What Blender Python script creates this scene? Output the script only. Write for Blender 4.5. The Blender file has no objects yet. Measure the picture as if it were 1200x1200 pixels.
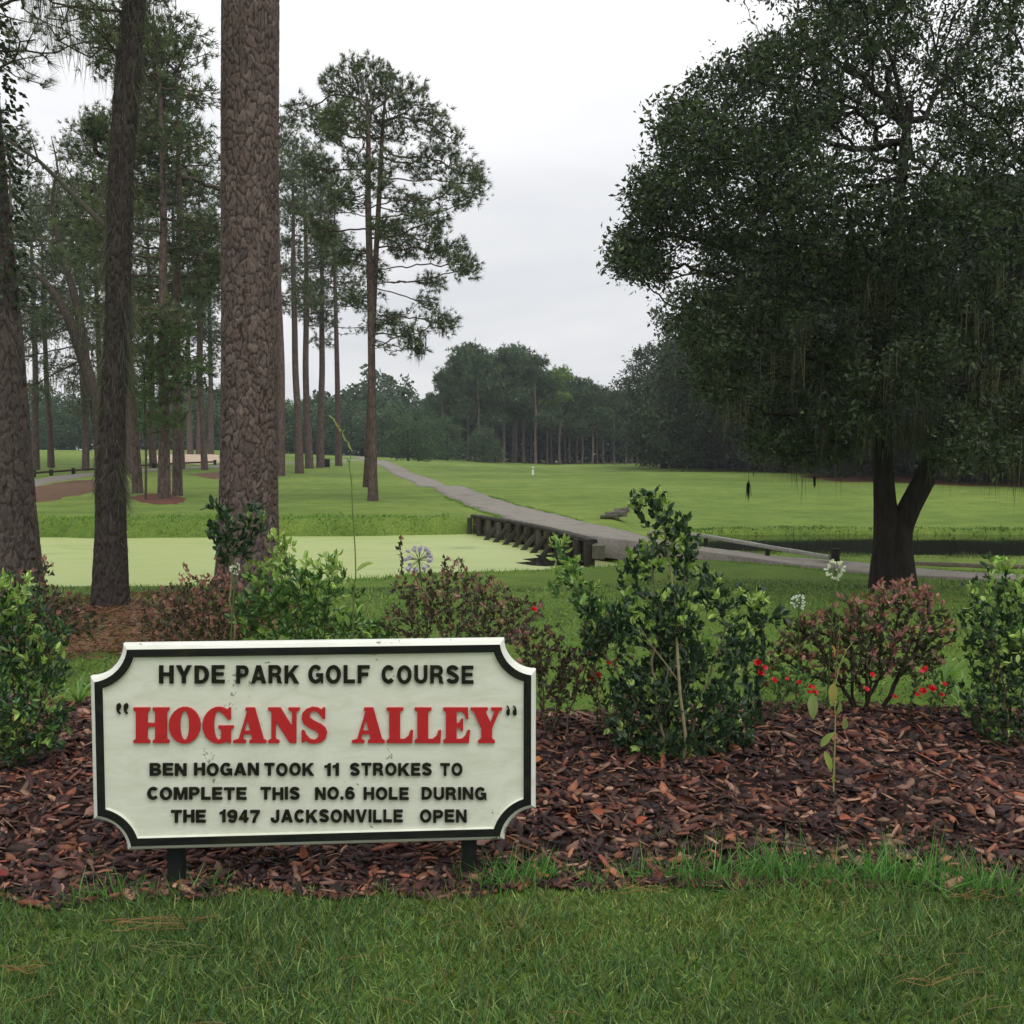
import bpy, bmesh, math, random
import numpy as np
from mathutils import Vector, Matrix
R = math.radians
rng = np.random.default_rng(7)
random.seed(7)
S = bpy.context.scene
COL = S.collection

# ------------------------------------------------------------------ camera
CAM_H = 1.6
PITCH = math.atan(68 / 1200)
cam_d = bpy.data.cameras.new('camera')
cam_d.sensor_width = 36; cam_d.lens = 36
cam_d.clip_start = 0.05; cam_d.clip_end = 4000
cam = bpy.data.objects.new('camera', cam_d); COL.objects.link(cam)
cam.location = (0, 0, CAM_H)
cam.rotation_euler = (math.pi / 2 - PITCH, 0, 0)
S.camera = cam

# ------------------------------------------------------------------ world: overcast daylight
W = bpy.data.worlds.new('World'); S.world = W; W.use_nodes = True
nt = W.node_tree; N = nt.nodes; L = nt.links; N.clear()
SUN_EL, SUN_ROT = R(58), R(150)
sky = N.new('ShaderNodeTexSky'); sky.sky_type = 'NISHITA'; sky.sun_disc = False
sky.sun_elevation = SUN_EL; sky.sun_rotation = SUN_ROT; sky.dust_density = 3
tc = N.new('ShaderNodeTexCoord')
sep = N.new('ShaderNodeSeparateXYZ'); L.new(tc.outputs['Generated'], sep.inputs[0])
den = N.new('ShaderNodeMath'); den.operation = 'ADD'; den.inputs[1].default_value = 0.22
ab = N.new('ShaderNodeMath'); ab.operation = 'ABSOLUTE'; L.new(sep.outputs['Z'], ab.inputs[0]); L.new(ab.outputs[0], den.inputs[0])
dv = N.new('ShaderNodeVectorMath'); dv.operation = 'DIVIDE'
cmb = N.new('ShaderNodeCombineXYZ')
for i in range(3): L.new(den.outputs[0], cmb.inputs[i])
L.new(tc.outputs['Generated'], dv.inputs[0]); L.new(cmb.outputs[0], dv.inputs[1])
n1 = N.new('ShaderNodeTexNoise'); n1.inputs['Scale'].default_value = 1.05; n1.inputs['Detail'].default_value = 7; n1.inputs['Roughness'].default_value = 0.5
n1.inputs['Distortion'].default_value = 0.4
L.new(dv.outputs[0], n1.inputs['Vector'])
rmp = N.new('ShaderNodeValToRGB'); L.new(n1.outputs['Fac'], rmp.inputs[0])
e = rmp.color_ramp.elements
e[0].position = 0.34; e[0].color = (0.76, 0.775, 0.805, 1)
e[1].position = 0.66; e[1].color = (1.0, 0.995, 1.0, 1)
# overcast: the cloud deck brightens gently towards the zenith
grad = N.new('ShaderNodeMapRange'); L.new(sep.outputs['Z'], grad.inputs[0])
grad.inputs[1].default_value = 0.0; grad.inputs[2].default_value = 1.0
grad.inputs[3].default_value = 6.9; grad.inputs[4].default_value = 12.5
mul = N.new('ShaderNodeVectorMath'); mul.operation = 'SCALE'
L.new(rmp.outputs[0], mul.inputs[0]); L.new(grad.outputs[0], mul.inputs['Scale'])
mx = N.new('ShaderNodeMixRGB'); mx.inputs[0].default_value = 0.96
L.new(sky.outputs[0], mx.inputs[1]); L.new(mul.outputs[0], mx.inputs[2])
bg = N.new('ShaderNodeBackground'); bg.inputs['Strength'].default_value = 0.1
L.new(mx.outputs[0], bg.inputs['Color'])
wo = N.new('ShaderNodeOutputWorld'); L.new(bg.outputs[0], wo.inputs['Surface'])

sun_d = bpy.data.lights.new('sun', 'SUN'); sun_d.energy = 1.0; sun_d.angle = R(40); sun_d.color = (1.0, 0.97, 0.92)
sun = bpy.data.objects.new('sun', sun_d); COL.objects.link(sun)
# sun high behind the camera, to the left
az = SUN_ROT
sd = Vector((math.sin(az) * math.cos(SUN_EL), math.cos(az) * math.cos(SUN_EL), math.sin(SUN_EL)))
sun.rotation_euler = sd.to_track_quat('Z', 'Y').to_euler()
S.view_settings.view_transform = 'Standard'; S.view_settings.look = 'None'
S.view_settings.exposure = 0.40; S.view_settings.gamma = 1; S.view_settings.use_curve_mapping = False
S.cycles.max_bounces = 6; S.cycles.diffuse_bounces = 3; S.cycles.glossy_bounces = 2
S.cycles.transmission_bounces = 3; S.cycles.volume_bounces = 0; S.cycles.transparent_max_bounces = 8

# ------------------------------------------------------------------ helpers
def lin(r, g, b):
    f = lambda c: ((c / 255 + 0.055) / 1.055) ** 2.4 if c > 10 else c / 255 / 12.92
    return np.array([f(r), f(g), f(b)])

def ray(px, py):
    cp, sp = math.cos(PITCH), math.sin(PITCH)
    a = (px - 600) / 1200; b = (600 - py) / 1200
    v = np.array([a, cp + b * sp, -sp + b * cp])
    return v / v[1]

def at(px, py, D):
    """the place a measured picture point has when it stands D metres away"""
    return np.array([0, 0, CAM_H]) + ray(px, py) * D

def smooth(a, b, x):
    t = np.clip((x - a) / (b - a), 0, 1)
    return t * t * (3 - 2 * t)

_perm = np.random.default_rng(3).random((64, 64))
def vnoise(x, y):
    xi = np.floor(x).astype(int); yi = np.floor(y).astype(int)
    fx = x - xi; fy = y - yi
    fx = fx * fx * (3 - 2 * fx); fy = fy * fy * (3 - 2 * fy)
    g = lambda i, j: _perm[i % 64, j % 64]
    return (g(xi, yi) * (1 - fx) + g(xi + 1, yi) * fx) * (1 - fy) + (g(xi, yi + 1) * (1 - fx) + g(xi + 1, yi + 1) * fx) * fy

WATER_Z = -0.4
POND = np.array([(-40, 15.2), (-8, 15.1), (-3.4, 15.9), (-1.0, 17.0), (0.9, 17.6), (1.95, 17.2), (2.2, 18.2), (1.3, 21.6), (0.1, 25.4), (-1.0, 25.9), (-4, 25.1), (-9, 24.7), (-40, 25.5)], float)
CREEK = np.array([(3.0, 20.6), (4.6, 19.5), (6.3, 18.9), (9, 18.5), (14, 18.6), (30, 19.5), (60, 22), (60, 30), (30, 26.5), (14, 25.2), (9, 25.6), (5.2, 25.4), (3.6, 23.8), (2.9, 21.8)], float)

def poly_sd(P, x, y):
    """distance inside a polygon (positive inside)"""
    d = np.full(x.shape, 1e9); inside = np.zeros(x.shape, bool)
    n = len(P)
    for i in range(n):
        x1, y1 = P[i]; x2, y2 = P[(i + 1) % n]
        ex, ey = x2 - x1, y2 - y1
        t = np.clip(((x - x1) * ex + (y - y1) * ey) / (ex * ex + ey * ey), 0, 1)
        d = np.minimum(d, np.hypot(x - x1 - t * ex, y - y1 - t * ey))
        c = ((y1 > y) != (y2 > y)) & (x < ex * (y - y1) / (ey + 1e-12) + x1)
        inside ^= c
    return np.where(inside, d, -d)

def base_z(x, y):
    x = np.asarray(x, float); y = np.asarray(y, float)
    left = np.clip(0.04 * (-x) + 0.25, 0.0, 2.05) * smooth(55, 122, y) * smooth(40, 0, x)
    und = (vnoise(x * 0.09 + 5, y * 0.09) - 0.5) * 0.5 * smooth(28, 60, y)
    small = (vnoise(x * 0.7, y * 0.7) - 0.5) * 0.05 * smooth(6, 10, y)
    # the land falls gently towards the water from the near side
    side = smooth(2.0, 4.0, x)
    dip = (.38 - .12 * side) * smooth(11.2, 15.6, y) * (1 - smooth(18.5 + 8 * side, 21 + 24 * side, y)) * (1 - .4 * np.exp(-((x - 2.3) / 1.2) ** 2))
    return left + und + small - dip

def ground(x, y):
    x = np.asarray(x, float); y = np.asarray(y, float)
    z = base_z(x, y)
    wob = (vnoise(x * 1.3, y * 1.3) - 0.5) * 0.35
    z = z - .85 * smooth(-0.05, 0.75, poly_sd(POND, x, y) + wob)
    z = z - .85 * smooth(0.0, 0.4, poly_sd(CREEK, x, y) + wob * .6)
    return z

def gz(x, y): return float(ground(np.array([x]), np.array([y]))[0])

def on_ground(px, py, f=base_z):
    """march the view ray to the terrain"""
    r = ray(px, py); D = 3.0
    while D < 600:
        p = np.array([0, 0, CAM_H]) + r * D
        if p[2] <= float(f(np.array([p[0]]), np.array([p[1]]))[0]): break
        D *= 1.004
    p[2] = float(f(np.array([p[0]]), np.array([p[1]]))[0])
    return p

def link(name, me, mat=None, parent=None):
    o = bpy.data.objects.new(name, me); COL.objects.link(o)
    if mat is not None and me is not None and len(me.materials) == 0:
        for m in (mat if isinstance(mat, (list, tuple)) else [mat]): me.materials.append(m)
    if parent is not None:
        o.parent = parent
        o.matrix_parent_inverse = parent.matrix_basis.inverted()
    return o

def tag(o, label=None, cat=None, group=None, kind=None):
    for k, v in (('label', label), ('category', cat), ('group', group), ('kind', kind)):
        if v: o[k] = v
    return o

def empty(name, loc, label, cat, group=None, rz=0):
    o = bpy.data.objects.new(name, None); COL.objects.link(o)
    o.empty_display_size = 0.2
    o.location = loc; o.rotation_euler = (0, 0, rz)
    return tag(o, label, cat, group)

def np_mesh(name, V, F, cols=None, smooth_=False):
    """V (n,3); F a list of (m,k) index arrays; cols (n,3) per vertex colours"""
    me = bpy.data.meshes.new(name)
    F = [np.asarray(f, np.int32) for f in F if len(f)]
    me.vertices.add(len(V)); me.vertices.foreach_set('co', np.asarray(V, np.float32).ravel())
    nl = sum(f.size for f in F); npoly = sum(len(f) for f in F)
    me.loops.add(nl); me.polygons.add(npoly)
    me.loops.foreach_set('vertex_index', np.concatenate([f.ravel() for f in F]))
    st = []; c = 0
    for f in F:
        st.append(c + np.arange(len(f)) * f.shape[1]); c += f.size
    me.polygons.foreach_set('loop_start', np.concatenate(st).astype(np.int32))
    if smooth_:
        me.polygons.foreach_set('use_smooth', np.ones(npoly, bool))
    if cols is not None:
        a = me.color_attributes.new('Col', 'FLOAT_COLOR', 'POINT')
        c4 = np.ones((len(V), 4), np.float32); c4[:, :3] = cols
        a.data.foreach_set('color', c4.ravel())
    me.update(calc_edges=True)
    return me

class Acc:
    def __init__(s): s.V = []; s.T = []; s.Q = []; s.C = []; s.n = 0
    def add(s, V, F, col):
        V = np.asarray(V, float); F = np.asarray(F, int)
        (s.T if F.shape[1] == 3 else s.Q).append(F + s.n)
        s.V.append(V); s.n += len(V)
        c = np.asarray(col, float)
        s.C.append(np.broadcast_to(c, (len(V), 3)) if c.ndim == 1 else c)
    def mesh(s, name, smooth_=False):
        F = []
        if s.T: F.append(np.concatenate(s.T))
        if s.Q: F.append(np.concatenate(s.Q))
        return np_mesh(name, np.concatenate(s.V), F, np.concatenate(s.C), smooth_)

def unit(v): return v / (np.linalg.norm(v, axis=-1, keepdims=True) + 1e-12)

def frames(dirs, r=None, up=None):
    """frames whose Y axis is dirs, spun at random about it"""
    r = r or rng
    n = len(dirs); y = unit(dirs)
    a = r.normal(size=(n, 3)) if up is None else up + r.normal(size=(n, 3)) * 0.35
    z = unit(a - (a * y).sum(1, keepdims=True) * y)
    x = np.cross(y, z)
    return np.stack([x, y, z], 2)          # columns

def scatter(acc, TV, TF, P, Fr, Sc, cols):
    """copies of a template (TV, TF) at P with frames Fr, scales Sc (n,) or (n,3)"""
    n = len(P)
    if n == 0: return
    Sc = np.asarray(Sc, float)
    if Sc.ndim == 1: Sc = np.repeat(Sc[:, None], 3, 1)
    V = np.einsum('nij,nkj->nki', Fr, TV[None] * Sc[:, None, :]) + P[:, None, :]
    k = len(TV)
    F = (TF[None] + (np.arange(n) * k)[:, None, None]).reshape(-1, TF.shape[1])
    C = np.repeat(cols, k, 0) if len(cols) == n else cols
    acc.add(V.reshape(-1, 3), F, C)

LEAF_V = np.array([(0, 0, 0), (-.5, .4, .12), (0, .45, -.03), (.5, .4, .12), (0, 1, -.1)], float)
LEAF_F = np.array([(0, 2, 1), (0, 3, 2), (1, 2, 4), (2, 3, 4)])
LEAF2_V = np.array([(0, 0, 0), (-.5, .45, .1), (0, 1, -.06), (.5, .45, .1)], float)
LEAF2_F = np.array([(0, 3, 2), (0, 2, 1)])
FLEAF_V = np.array([(0, 0, 0), (-.36, .18, .07), (-.5, .42, .1), (-.34, .75, .05), (0, 1, -.12), (.34, .75, .05), (.5, .42, .1), (.36, .18, .07), (0, .3, -.02), (0, .65, -.03)], float)
FLEAF_F = np.array([(0, 8, 1), (1, 8, 2), (2, 8, 9), (2, 9, 3), (3, 9, 4), (0, 7, 8), (7, 6, 8), (6, 9, 8), (6, 5, 9), (5, 4, 9)])
BLADE_V = np.array([(-.5, 0, 0), (.5, 0, 0), (-.38, .5, .06), (.38, .5, .06), (0, 1, .32)], float)
BLADE_F = np.array([(0, 1, 3), (0, 3, 2), (2, 3, 4)])

def tuft_template(n, w, seed, spread=1.0, up=0.35):
    r = np.random.default_rng(seed); V = []; F = []
    for i in range(n):
        d = unit(r.normal(size=3) * spread + np.array([0, up + .9, 0]))
        s = unit(np.cross(d, r.normal(size=3))) * w / 2
        b = d * 0.05
        l = r.uniform(.7, 1)
        k = len(V); V += [b - s, b + s, d * l]; F.append((k, k + 1, k + 2))
    return np.array(V), np.array(F)

def shade_pick(n, pal, r=None, jit=0.22):
    """n colours out of a palette, each varied in brightness"""
    r = r or rng
    pal = np.asarray(pal)
    c = pal[r.integers(0, len(pal), n)]
    return c * (1 + r.normal(size=(n, 1)) * jit).clip(0.45, 1.7)

def colonize(attr, nodes, parents, step, infl, kill, maxit=200, grav=0.0, r=None, jit=0.12, cap=14000):
    r = r or rng
    P = [np.asarray(p, float) for p in nodes]; par = list(parents)
    A = np.asarray(attr, float); alive = np.ones(len(A), bool)
    best = np.full(len(A), 1e9); who = np.zeros(len(A), int)
    arr = np.array(P)
    for i0 in range(0, len(arr), 50):
        d = np.linalg.norm(A[:, None] - arr[None, i0:i0 + 50], axis=2)
        m = d.min(1); w = d.argmin(1) + i0
        u = m < best; best[u] = m[u]; who[u] = w[u]
    for it in range(maxit):
        act = alive & (best < infl)
        if not act.any():
            if not alive.any(): break
            act = alive & (best <= best[alive].min() + step * 2)
        ids = np.unique(who[act])
        dirs = unit(A[act] - np.array(P)[who[act]])
        acc = np.zeros((len(P), 3)); np.add.at(acc, who[act], dirs)
        nd = unit(acc[ids]); nd = unit(nd + r.normal(size=nd.shape) * jit + np.array([0, 0, -grav]))
        new = np.array(P)[ids] + nd * step
        k0 = len(P)
        for q, i in zip(new, ids): P.append(q); par.append(int(i))
        ia = np.where(alive)[0]
        for j0 in range(0, len(new), 60):
            d = np.linalg.norm(A[ia][:, None] - new[None, j0:j0 + 60], axis=2)
            m = d.min(1); w = d.argmin(1) + k0 + j0
            u = m < best[ia]; best[ia[u]] = m[u]; who[ia[u]] = w[u]
        alive &= best > kill
        if len(P) > cap: break
    P = np.array(P); par = np.array(par)
    cnt = np.zeros(len(P)); kids = np.zeros(len(P), int)
    for i in range(len(P) - 1, -1, -1):
        if kids[i] == 0: cnt[i] = 1
        if par[i] >= 0:
            cnt[par[i]] += cnt[i]; kids[par[i]] += 1
    return P, par, cnt, kids

def limb_mesh(acc, P, par, rad, col, minr=0.0, sides=6, skip=0, r=None):
    """tapered tubes along every parent-child edge"""
    r = r or rng
    idx = np.array([i for i in range(len(P)) if par[i] >= 0 and rad[i] >= minr and i >= skip])
    if len(idx) == 0: return
    p = par[idx]
    gp = np.where(par[p] >= 0, par[p], p)
    d = unit(P[idx] - P[p])
    dp = unit(np.where((gp != p)[:, None], P[p] - P[gp], d) + d)
    def ring(c, d, rr):
        a = np.where(np.abs(d[:, 2:3]) > 0.9, np.array([[1., 0, 0]]), np.array([[0, 0, 1.]]))
        x = unit(np.cross(d, a)); y = np.cross(d, x)
        t = np.arange(sides) / sides * 2 * math.pi
        return c[:, None] + rr[:, None, None] * (np.cos(t)[None, :, None] * x[:, None] + np.sin(t)[None, :, None] * y[:, None])
    rp = np.minimum(rad[p], rad[idx] * 1.35)
    V = np.concatenate([ring(P[p], d, rp), ring(P[idx], d, rad[idx])], 1)
    t = np.arange(sides); t2 = (t + 1) % sides
    q = np.stack([t, t2, t2 + sides, t + sides], 1)
    F = (q[None] + (np.arange(len(idx)) * 2 * sides)[:, None, None]).reshape(-1, 4)
    acc.add(V.reshape(-1, 3), F, col)

def ellipsoid_pts(n, c, rad, r=None, shell=0.35):
    r = r or rng
    v = unit(r.normal(size=(n, 3))) * (r.random((n, 1)) ** shell)
    return np.asarray(c) + v * np.asarray(rad)

def tube(acc, pts, rads, col, sides=8, caps=True):
    pts = np.asarray(pts, float); n = len(pts)
    d = np.gradient(pts, axis=0); d = unit(d)
    a = np.array([0, 0, 1.]) if abs(d[0, 2]) < 0.9 else np.array([1., 0, 0])
    V = []
    x = unit(np.cross(d[0], a))
    t = np.arange(sides) / sides * 2 * math.pi
    for i in range(n):
        x = unit(x - (x @ d[i]) * d[i]); y = np.cross(d[i], x)
        V.append(pts[i] + rads[i] * (np.cos(t)[:, None] * x + np.sin(t)[:, None] * y))
    V = np.concatenate(V); k = np.arange(sides); k2 = (k + 1) % sides
    F = np.concatenate([np.stack([k, k2, k2 + sides, k + sides], 1) + i * sides for i in range(n - 1)])
    acc.add(V, F, col)
    if caps:
        for e_, r0 in ((0, 0), (n - 1, (n - 1) * sides)):
            c = np.concatenate([V[r0:r0 + sides], pts[e_][None]])
            acc.add(c, np.stack([k, k2, np.full(sides, sides)], 1) if e_ else np.stack([k2, k, np.full(sides, sides)], 1), col)

def box_mesh(name, sx, sy, sz, bev=0.0, z0=0.0, jitter=0.0):
    bm = bmesh.new(); bmesh.ops.create_cube(bm, size=1)
    for v in bm.verts:
        v.co = Vector((v.co.x * sx, v.co.y * sy, (v.co.z + .5) * sz + z0))
        if jitter: v.co += Vector([random.uniform(-jitter, jitter) for _ in range(3)])
    if bev: bmesh.ops.bevel(bm, geom=bm.edges[:], offset=bev, segments=2, affect='EDGES')
    me = bpy.data.meshes.new(name); bm.to_mesh(me); bm.free()
    return me

# ------------------------------------------------------------------ materials
def new_mat(name):
    m = bpy.data.materials.new(name); m.use_nodes = True
    t = m.node_tree; b = t.nodes['Principled BSDF']
    return m, t, b

def noise_node(t, scale, detail=4, rough=.55, vec=None, dist=0):
    n = t.nodes.new('ShaderNodeTexNoise'); n.inputs['Scale'].default_value = scale
    n.inputs['Detail'].default_value = detail; n.inputs['Roughness'].default_value = rough
    n.inputs['Distortion'].default_value = dist
    if vec is not None: t.links.new(vec, n.inputs['Vector'])
    return n

def ramp_node(t, fac, stops):
    r_ = t.nodes.new('ShaderNodeValToRGB'); t.links.new(fac, r_.inputs[0])
    el = r_.color_ramp.elements
    while len(el) < len(stops): el.new(0.5)
    for e_, (p, c) in zip(el, stops):
        e_.position = p; e_.color = (*[float(q) for q in c], 1)
    return r_

def mix_node(t, fac, a, b, mode='MIX'):
    m = t.nodes.new('ShaderNodeMixRGB'); m.blend_type = mode
    for i, v in ((0, fac), (1, a), (2, b)):
        if hasattr(v, 'links') or hasattr(v, 'is_linked'): t.links.new(v, m.inputs[i])
        elif i == 0: m.inputs[0].default_value = v
        else: m.inputs[i].default_value = (*[float(q) for q in v], 1)
    return m

def bump_node(t, b, h, strength=.5, dist=.02):
    n = t.nodes.new('ShaderNodeBump'); n.inputs['Strength'].default_value = strength
    n.inputs['Distance'].default_value = dist
    t.links.new(h, n.inputs['Height']); t.links.new(n.outputs[0], b.inputs['Normal'])
    return n

def objco(t, scale=(1, 1, 1), kind='Object'):
    c = t.nodes.new('ShaderNodeTexCoord'); m = t.nodes.new('ShaderNodeMapping')
    m.inputs['Scale'].default_value = scale
    t.links.new(c.outputs[kind], m.inputs[0]); return m.outputs[0]

def leaf_mat(name, rough=.5, trans=.3, spec=.35):
    m, t, b = new_mat(name)
    a = t.nodes.new('ShaderNodeAttribute'); a.attribute_name = 'Col'
    t.links.new(a.outputs['Color'], b.inputs['Base Color'])
    b.inputs['Roughness'].default_value = rough; b.inputs['Specular IOR Level'].default_value = spec
    tr = t.nodes.new('ShaderNodeBsdfTranslucent')
    g = mix_node(t, 1.0, a.outputs['Color'], (1.25, 1.35, .7), 'MULTIPLY')
    t.links.new(g.outputs[0], tr.inputs['Color'])
    ms = t.nodes.new('ShaderNodeMixShader'); ms.inputs[0].default_value = trans
    t.links.new(b.outputs[0], ms.inputs[1]); t.links.new(tr.outputs[0], ms.inputs[2])
    t.links.new(ms.outputs[0], t.nodes['Material Output'].inputs['Surface'])
    return m

def col_mat(name, rough=.8, spec=.2, nscale=40, namp=.35, bump=.4, bdist=.005, stretch=(1, 1, 1)):
    """vertex colour times fine noise, with bump"""
    m, t, b = new_mat(name)
    a = t.nodes.new('ShaderNodeAttribute'); a.attribute_name = 'Col'
    v = objco(t, stretch)
    n = noise_node(t, nscale, 5, .6, v)
    r_ = ramp_node(t, n.outputs['Fac'], [(.25, (1 - namp,) * 3), (.75, (1 + namp,) * 3)])
    c = mix_node(t, 1.0, a.outputs['Color'], r_.outputs[0], 'MULTIPLY')
    t.links.new(c.outputs[0], b.inputs['Base Color'])
    b.inputs['Roughness'].default_value = rough; b.inputs['Specular IOR Level'].default_value = spec
    bump_node(t, b, n.outputs['Fac'], bump, bdist)
    return m

M = {}
M['leaf_gloss'] = leaf_mat('shrub_leaf', .36, .22, .45)
M['leaf'] = leaf_mat('leaf', .55, .28, .3)
M['needle'] = leaf_mat('pine_needle', .6, .25, .2)
M['grass'] = leaf_mat('grass_blade', .5, .35, .3)
M['petal'] = leaf_mat('petal', .5, .45, .3)
M['moss'] = leaf_mat('spanish_moss', .9, .35, .05)
M['twig'] = col_mat('twig_bark', .8, .2, 30, .3)
M['bark_near'] = col_mat('pine_bark', .85, .2, 55, .38, .7, .008, (1, 1, .5))
M['oak_bark'] = col_mat('oak_bark', .9, .15, 16, .5, 1.0, .04, (1, 1, .22))
M['chip'] = col_mat('bark_mulch', .7, .35, 60, .35, .6, .004)
M['wood'] = col_mat('weathered_timber', .85, .2, 12, .4, .5, .01, (1, 1, .4))
M['stone'] = col_mat('concrete', .9, .2, 18, .3, .5, .01)

def bark_far():
    m, t, b = new_mat('pine_bark_far')
    v = objco(t, (6, 6, 2.2))
    vo = t.nodes.new('ShaderNodeTexVoronoi'); vo.feature = 'DISTANCE_TO_EDGE'; vo.inputs['Scale'].default_value = 1.3
    t.links.new(v, vo.inputs['Vector'])
    n = noise_node(t, 1.1, 4, .6, v)
    a = t.nodes.new('ShaderNodeAttribute'); a.attribute_name = 'Col'
    r_ = ramp_node(t, n.outputs['Fac'], [(.3, (.7, .7, .72)), (.7, (1.35, 1.25, 1.2))])
    c = mix_node(t, 1, a.outputs['Color'], r_.outputs[0], 'MULTIPLY')
    r2 = ramp_node(t, vo.outputs[0], [(0, (.5, .5, .5)), (.12, (1, 1, 1))])
    c2 = mix_node(t, 1, c.outputs[0], r2.outputs[0], 'MULTIPLY')
    t.links.new(c2.outputs[0], b.inputs['Base Color']); b.inputs['Roughness'].default_value = .9
    b.inputs['Specular IOR Level'].default_value = .15
    bump_node(t, b, vo.outputs[0], .8, .05)
    return m
M['bark_far'] = bark_far()

def grass_ground():
    m, t, b = new_mat('grass_turf')
    v = objco(t)
    big = noise_node(t, .06, 4, .55, v)
    mid = noise_node(t, .55, 5, .6, v)
    fine = noise_node(t, 22, 3, .7, v)
    far = noise_node(t, 1.7, 7, .8, v)
    c1 = ramp_node(t, big.outputs['Fac'], [(.35, (.112, .172, .036)), (.5, (.145, .212, .044)), (.66, (.190, .248, .056))])
    c2 = ramp_node(t, mid.outputs['Fac'], [(.3, (.72, .80, .75)), (.55, (1, 1, 1)), (.75, (1.22, 1.12, 1.05))])
    c3 = ramp_node(t, fine.outputs['Fac'], [(.25, (.55, .6, .5)), (.7, (1.25, 1.2, 1.2))])
    c4 = ramp_node(t, far.outputs['Fac'], [(.34, (.70, .76, .72)), (.5, (1, 1, 1)), (.7, (1.2, 1.12, 1.1))])
    a = mix_node(t, 1, c1.outputs[0], c2.outputs[0], 'MULTIPLY')
    a = mix_node(t, 1, a.outputs[0], c3.outputs[0], 'MULTIPLY')
    a = mix_node(t, 1, a.outputs[0], c4.outputs[0], 'MULTIPLY')
    # the rough near the bed is a deeper green than the fairway
    sx = t.nodes.new('ShaderNodeSeparateXYZ'); t.links.new(v, sx.inputs[0])
    mr = t.nodes.new('ShaderNodeMapRange'); t.links.new(sx.outputs['Y'], mr.inputs[0])
    mr.inputs[1].default_value = 12; mr.inputs[2].default_value = 30; mr.inputs[3].default_value = 1; mr.inputs[4].default_value = 0
    dk = mix_node(t, 1, a.outputs[0], (.68, .76, .62), 'MULTIPLY')
    fin = mix_node(t, mr.outputs[0], a.outputs[0], dk.outputs[0])
    t.links.new(fin.outputs[0], b.inputs['Base Color'])
    b.inputs['Roughness'].default_value = .95; b.inputs['Specular IOR Level'].default_value = .12
    bump_node(t, b, fine.outputs['Fac'], .7, .03)
    return m
M['turf'] = grass_ground()

def simple_noise_mat(name, scale, stops, rough=.9, bump=.4, bdist=.01, detail=5, scale2=None, spec=.2, stretch=(1, 1, 1)):
    m, t, b = new_mat(name)
    v = objco(t, stretch)
    n = noise_node(t, scale, detail, .65, v)
    r_ = ramp_node(t, n.outputs['Fac'], stops)
    out = r_.outputs[0]
    if scale2:
        n2 = noise_node(t, scale2, 4, .7, v)
        r2 = ramp_node(t, n2.outputs['Fac'], [(.3, (.68,) * 3), (.7, (1.3,) * 3)])
        out = mix_node(t, 1, out, r2.outputs[0], 'MULTIPLY').outputs[0]
        bump_node(t, b, n2.outputs['Fac'], bump, bdist)
    else: bump_node(t, b, n.outputs['Fac'], bump, bdist)
    t.links.new(out, b.inputs['Base Color']); b.inputs['Roughness'].default_value = rough
    b.inputs['Specular IOR Level'].default_value = spec
    return m
M['soil'] = simple_noise_mat('mulch_soil', 9, [(.3, (.012, .007, .006)), (.7, (.045, .022, .017))], .9, .8, .02, scale2=60)
M['straw'] = simple_noise_mat('pine_straw', 1.5, [(.3, (.085, .045, .026)), (.55, (.12, .065, .036)), (.75, (.09, .1, .035))], .95, .6, .02, scale2=30)
M['redstraw'] = simple_noise_mat('red_pine_straw', .8, [(.3, (.06, .022, .014)), (.7, (.12, .045, .025))], .95, .5, .02, scale2=9)
M['path'] = simple_noise_mat('path_asphalt', .9, [(.3, (.13, .12, .10)), (.5, (.22, .20, .17)), (.62, (.185, .172, .14)), (.75, (.14, .145, .09))], .9, .5, .01, scale2=26)
M['sand'] = simple_noise_mat('bunker_sand', .6, [(.3, (.36, .27, .19)), (.7, (.48, .37, .27))], .95, .3, .02, scale2=6)

def duckweed():
    m, t, b = new_mat('duckweed_water')
    v = objco(t, (1, 2.2, 1))
    n = noise_node(t, .5, 6, .6, v, .6); f = noise_node(t, 25, 3, .7, v)
    c = ramp_node(t, n.outputs['Fac'], [(.28, (.20, .27, .085)), (.36, (.30, .365, .13)), (.5, (.345, .40, .155)), (.62, (.32, .385, .135)), (.72, (.25, .32, .10))])
    c2 = ramp_node(t, f.outputs['Fac'], [(.3, (.86,) * 3), (.7, (1.1,) * 3)])
    a = mix_node(t, 1, c.outputs[0], c2.outputs[0], 'MULTIPLY')
    t.links.new(a.outputs[0], b.inputs['Base Color'])
    b.inputs['Roughness'].default_value = .55; b.inputs['Specular IOR Level'].default_value = .25
    bump_node(t, b, f.outputs['Fac'], .15, .004)
    return m
M['duckweed'] = duckweed()

def dark_water():
    m, t, b = new_mat('dark_creek_water')
    v = objco(t, (.7, 3, 1))
    n = noise_node(t, 1.2, 3, .5, v)
    b.inputs['Base Color'].default_value = (.012, .012, .009, 1); b.inputs['Roughness'].default_value = .06
    b.inputs['Specular IOR Level'].default_value = .5
    bump_node(t, b, n.outputs['Fac'], .12, .03)
    return m
M['water'] = dark_water()

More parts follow.
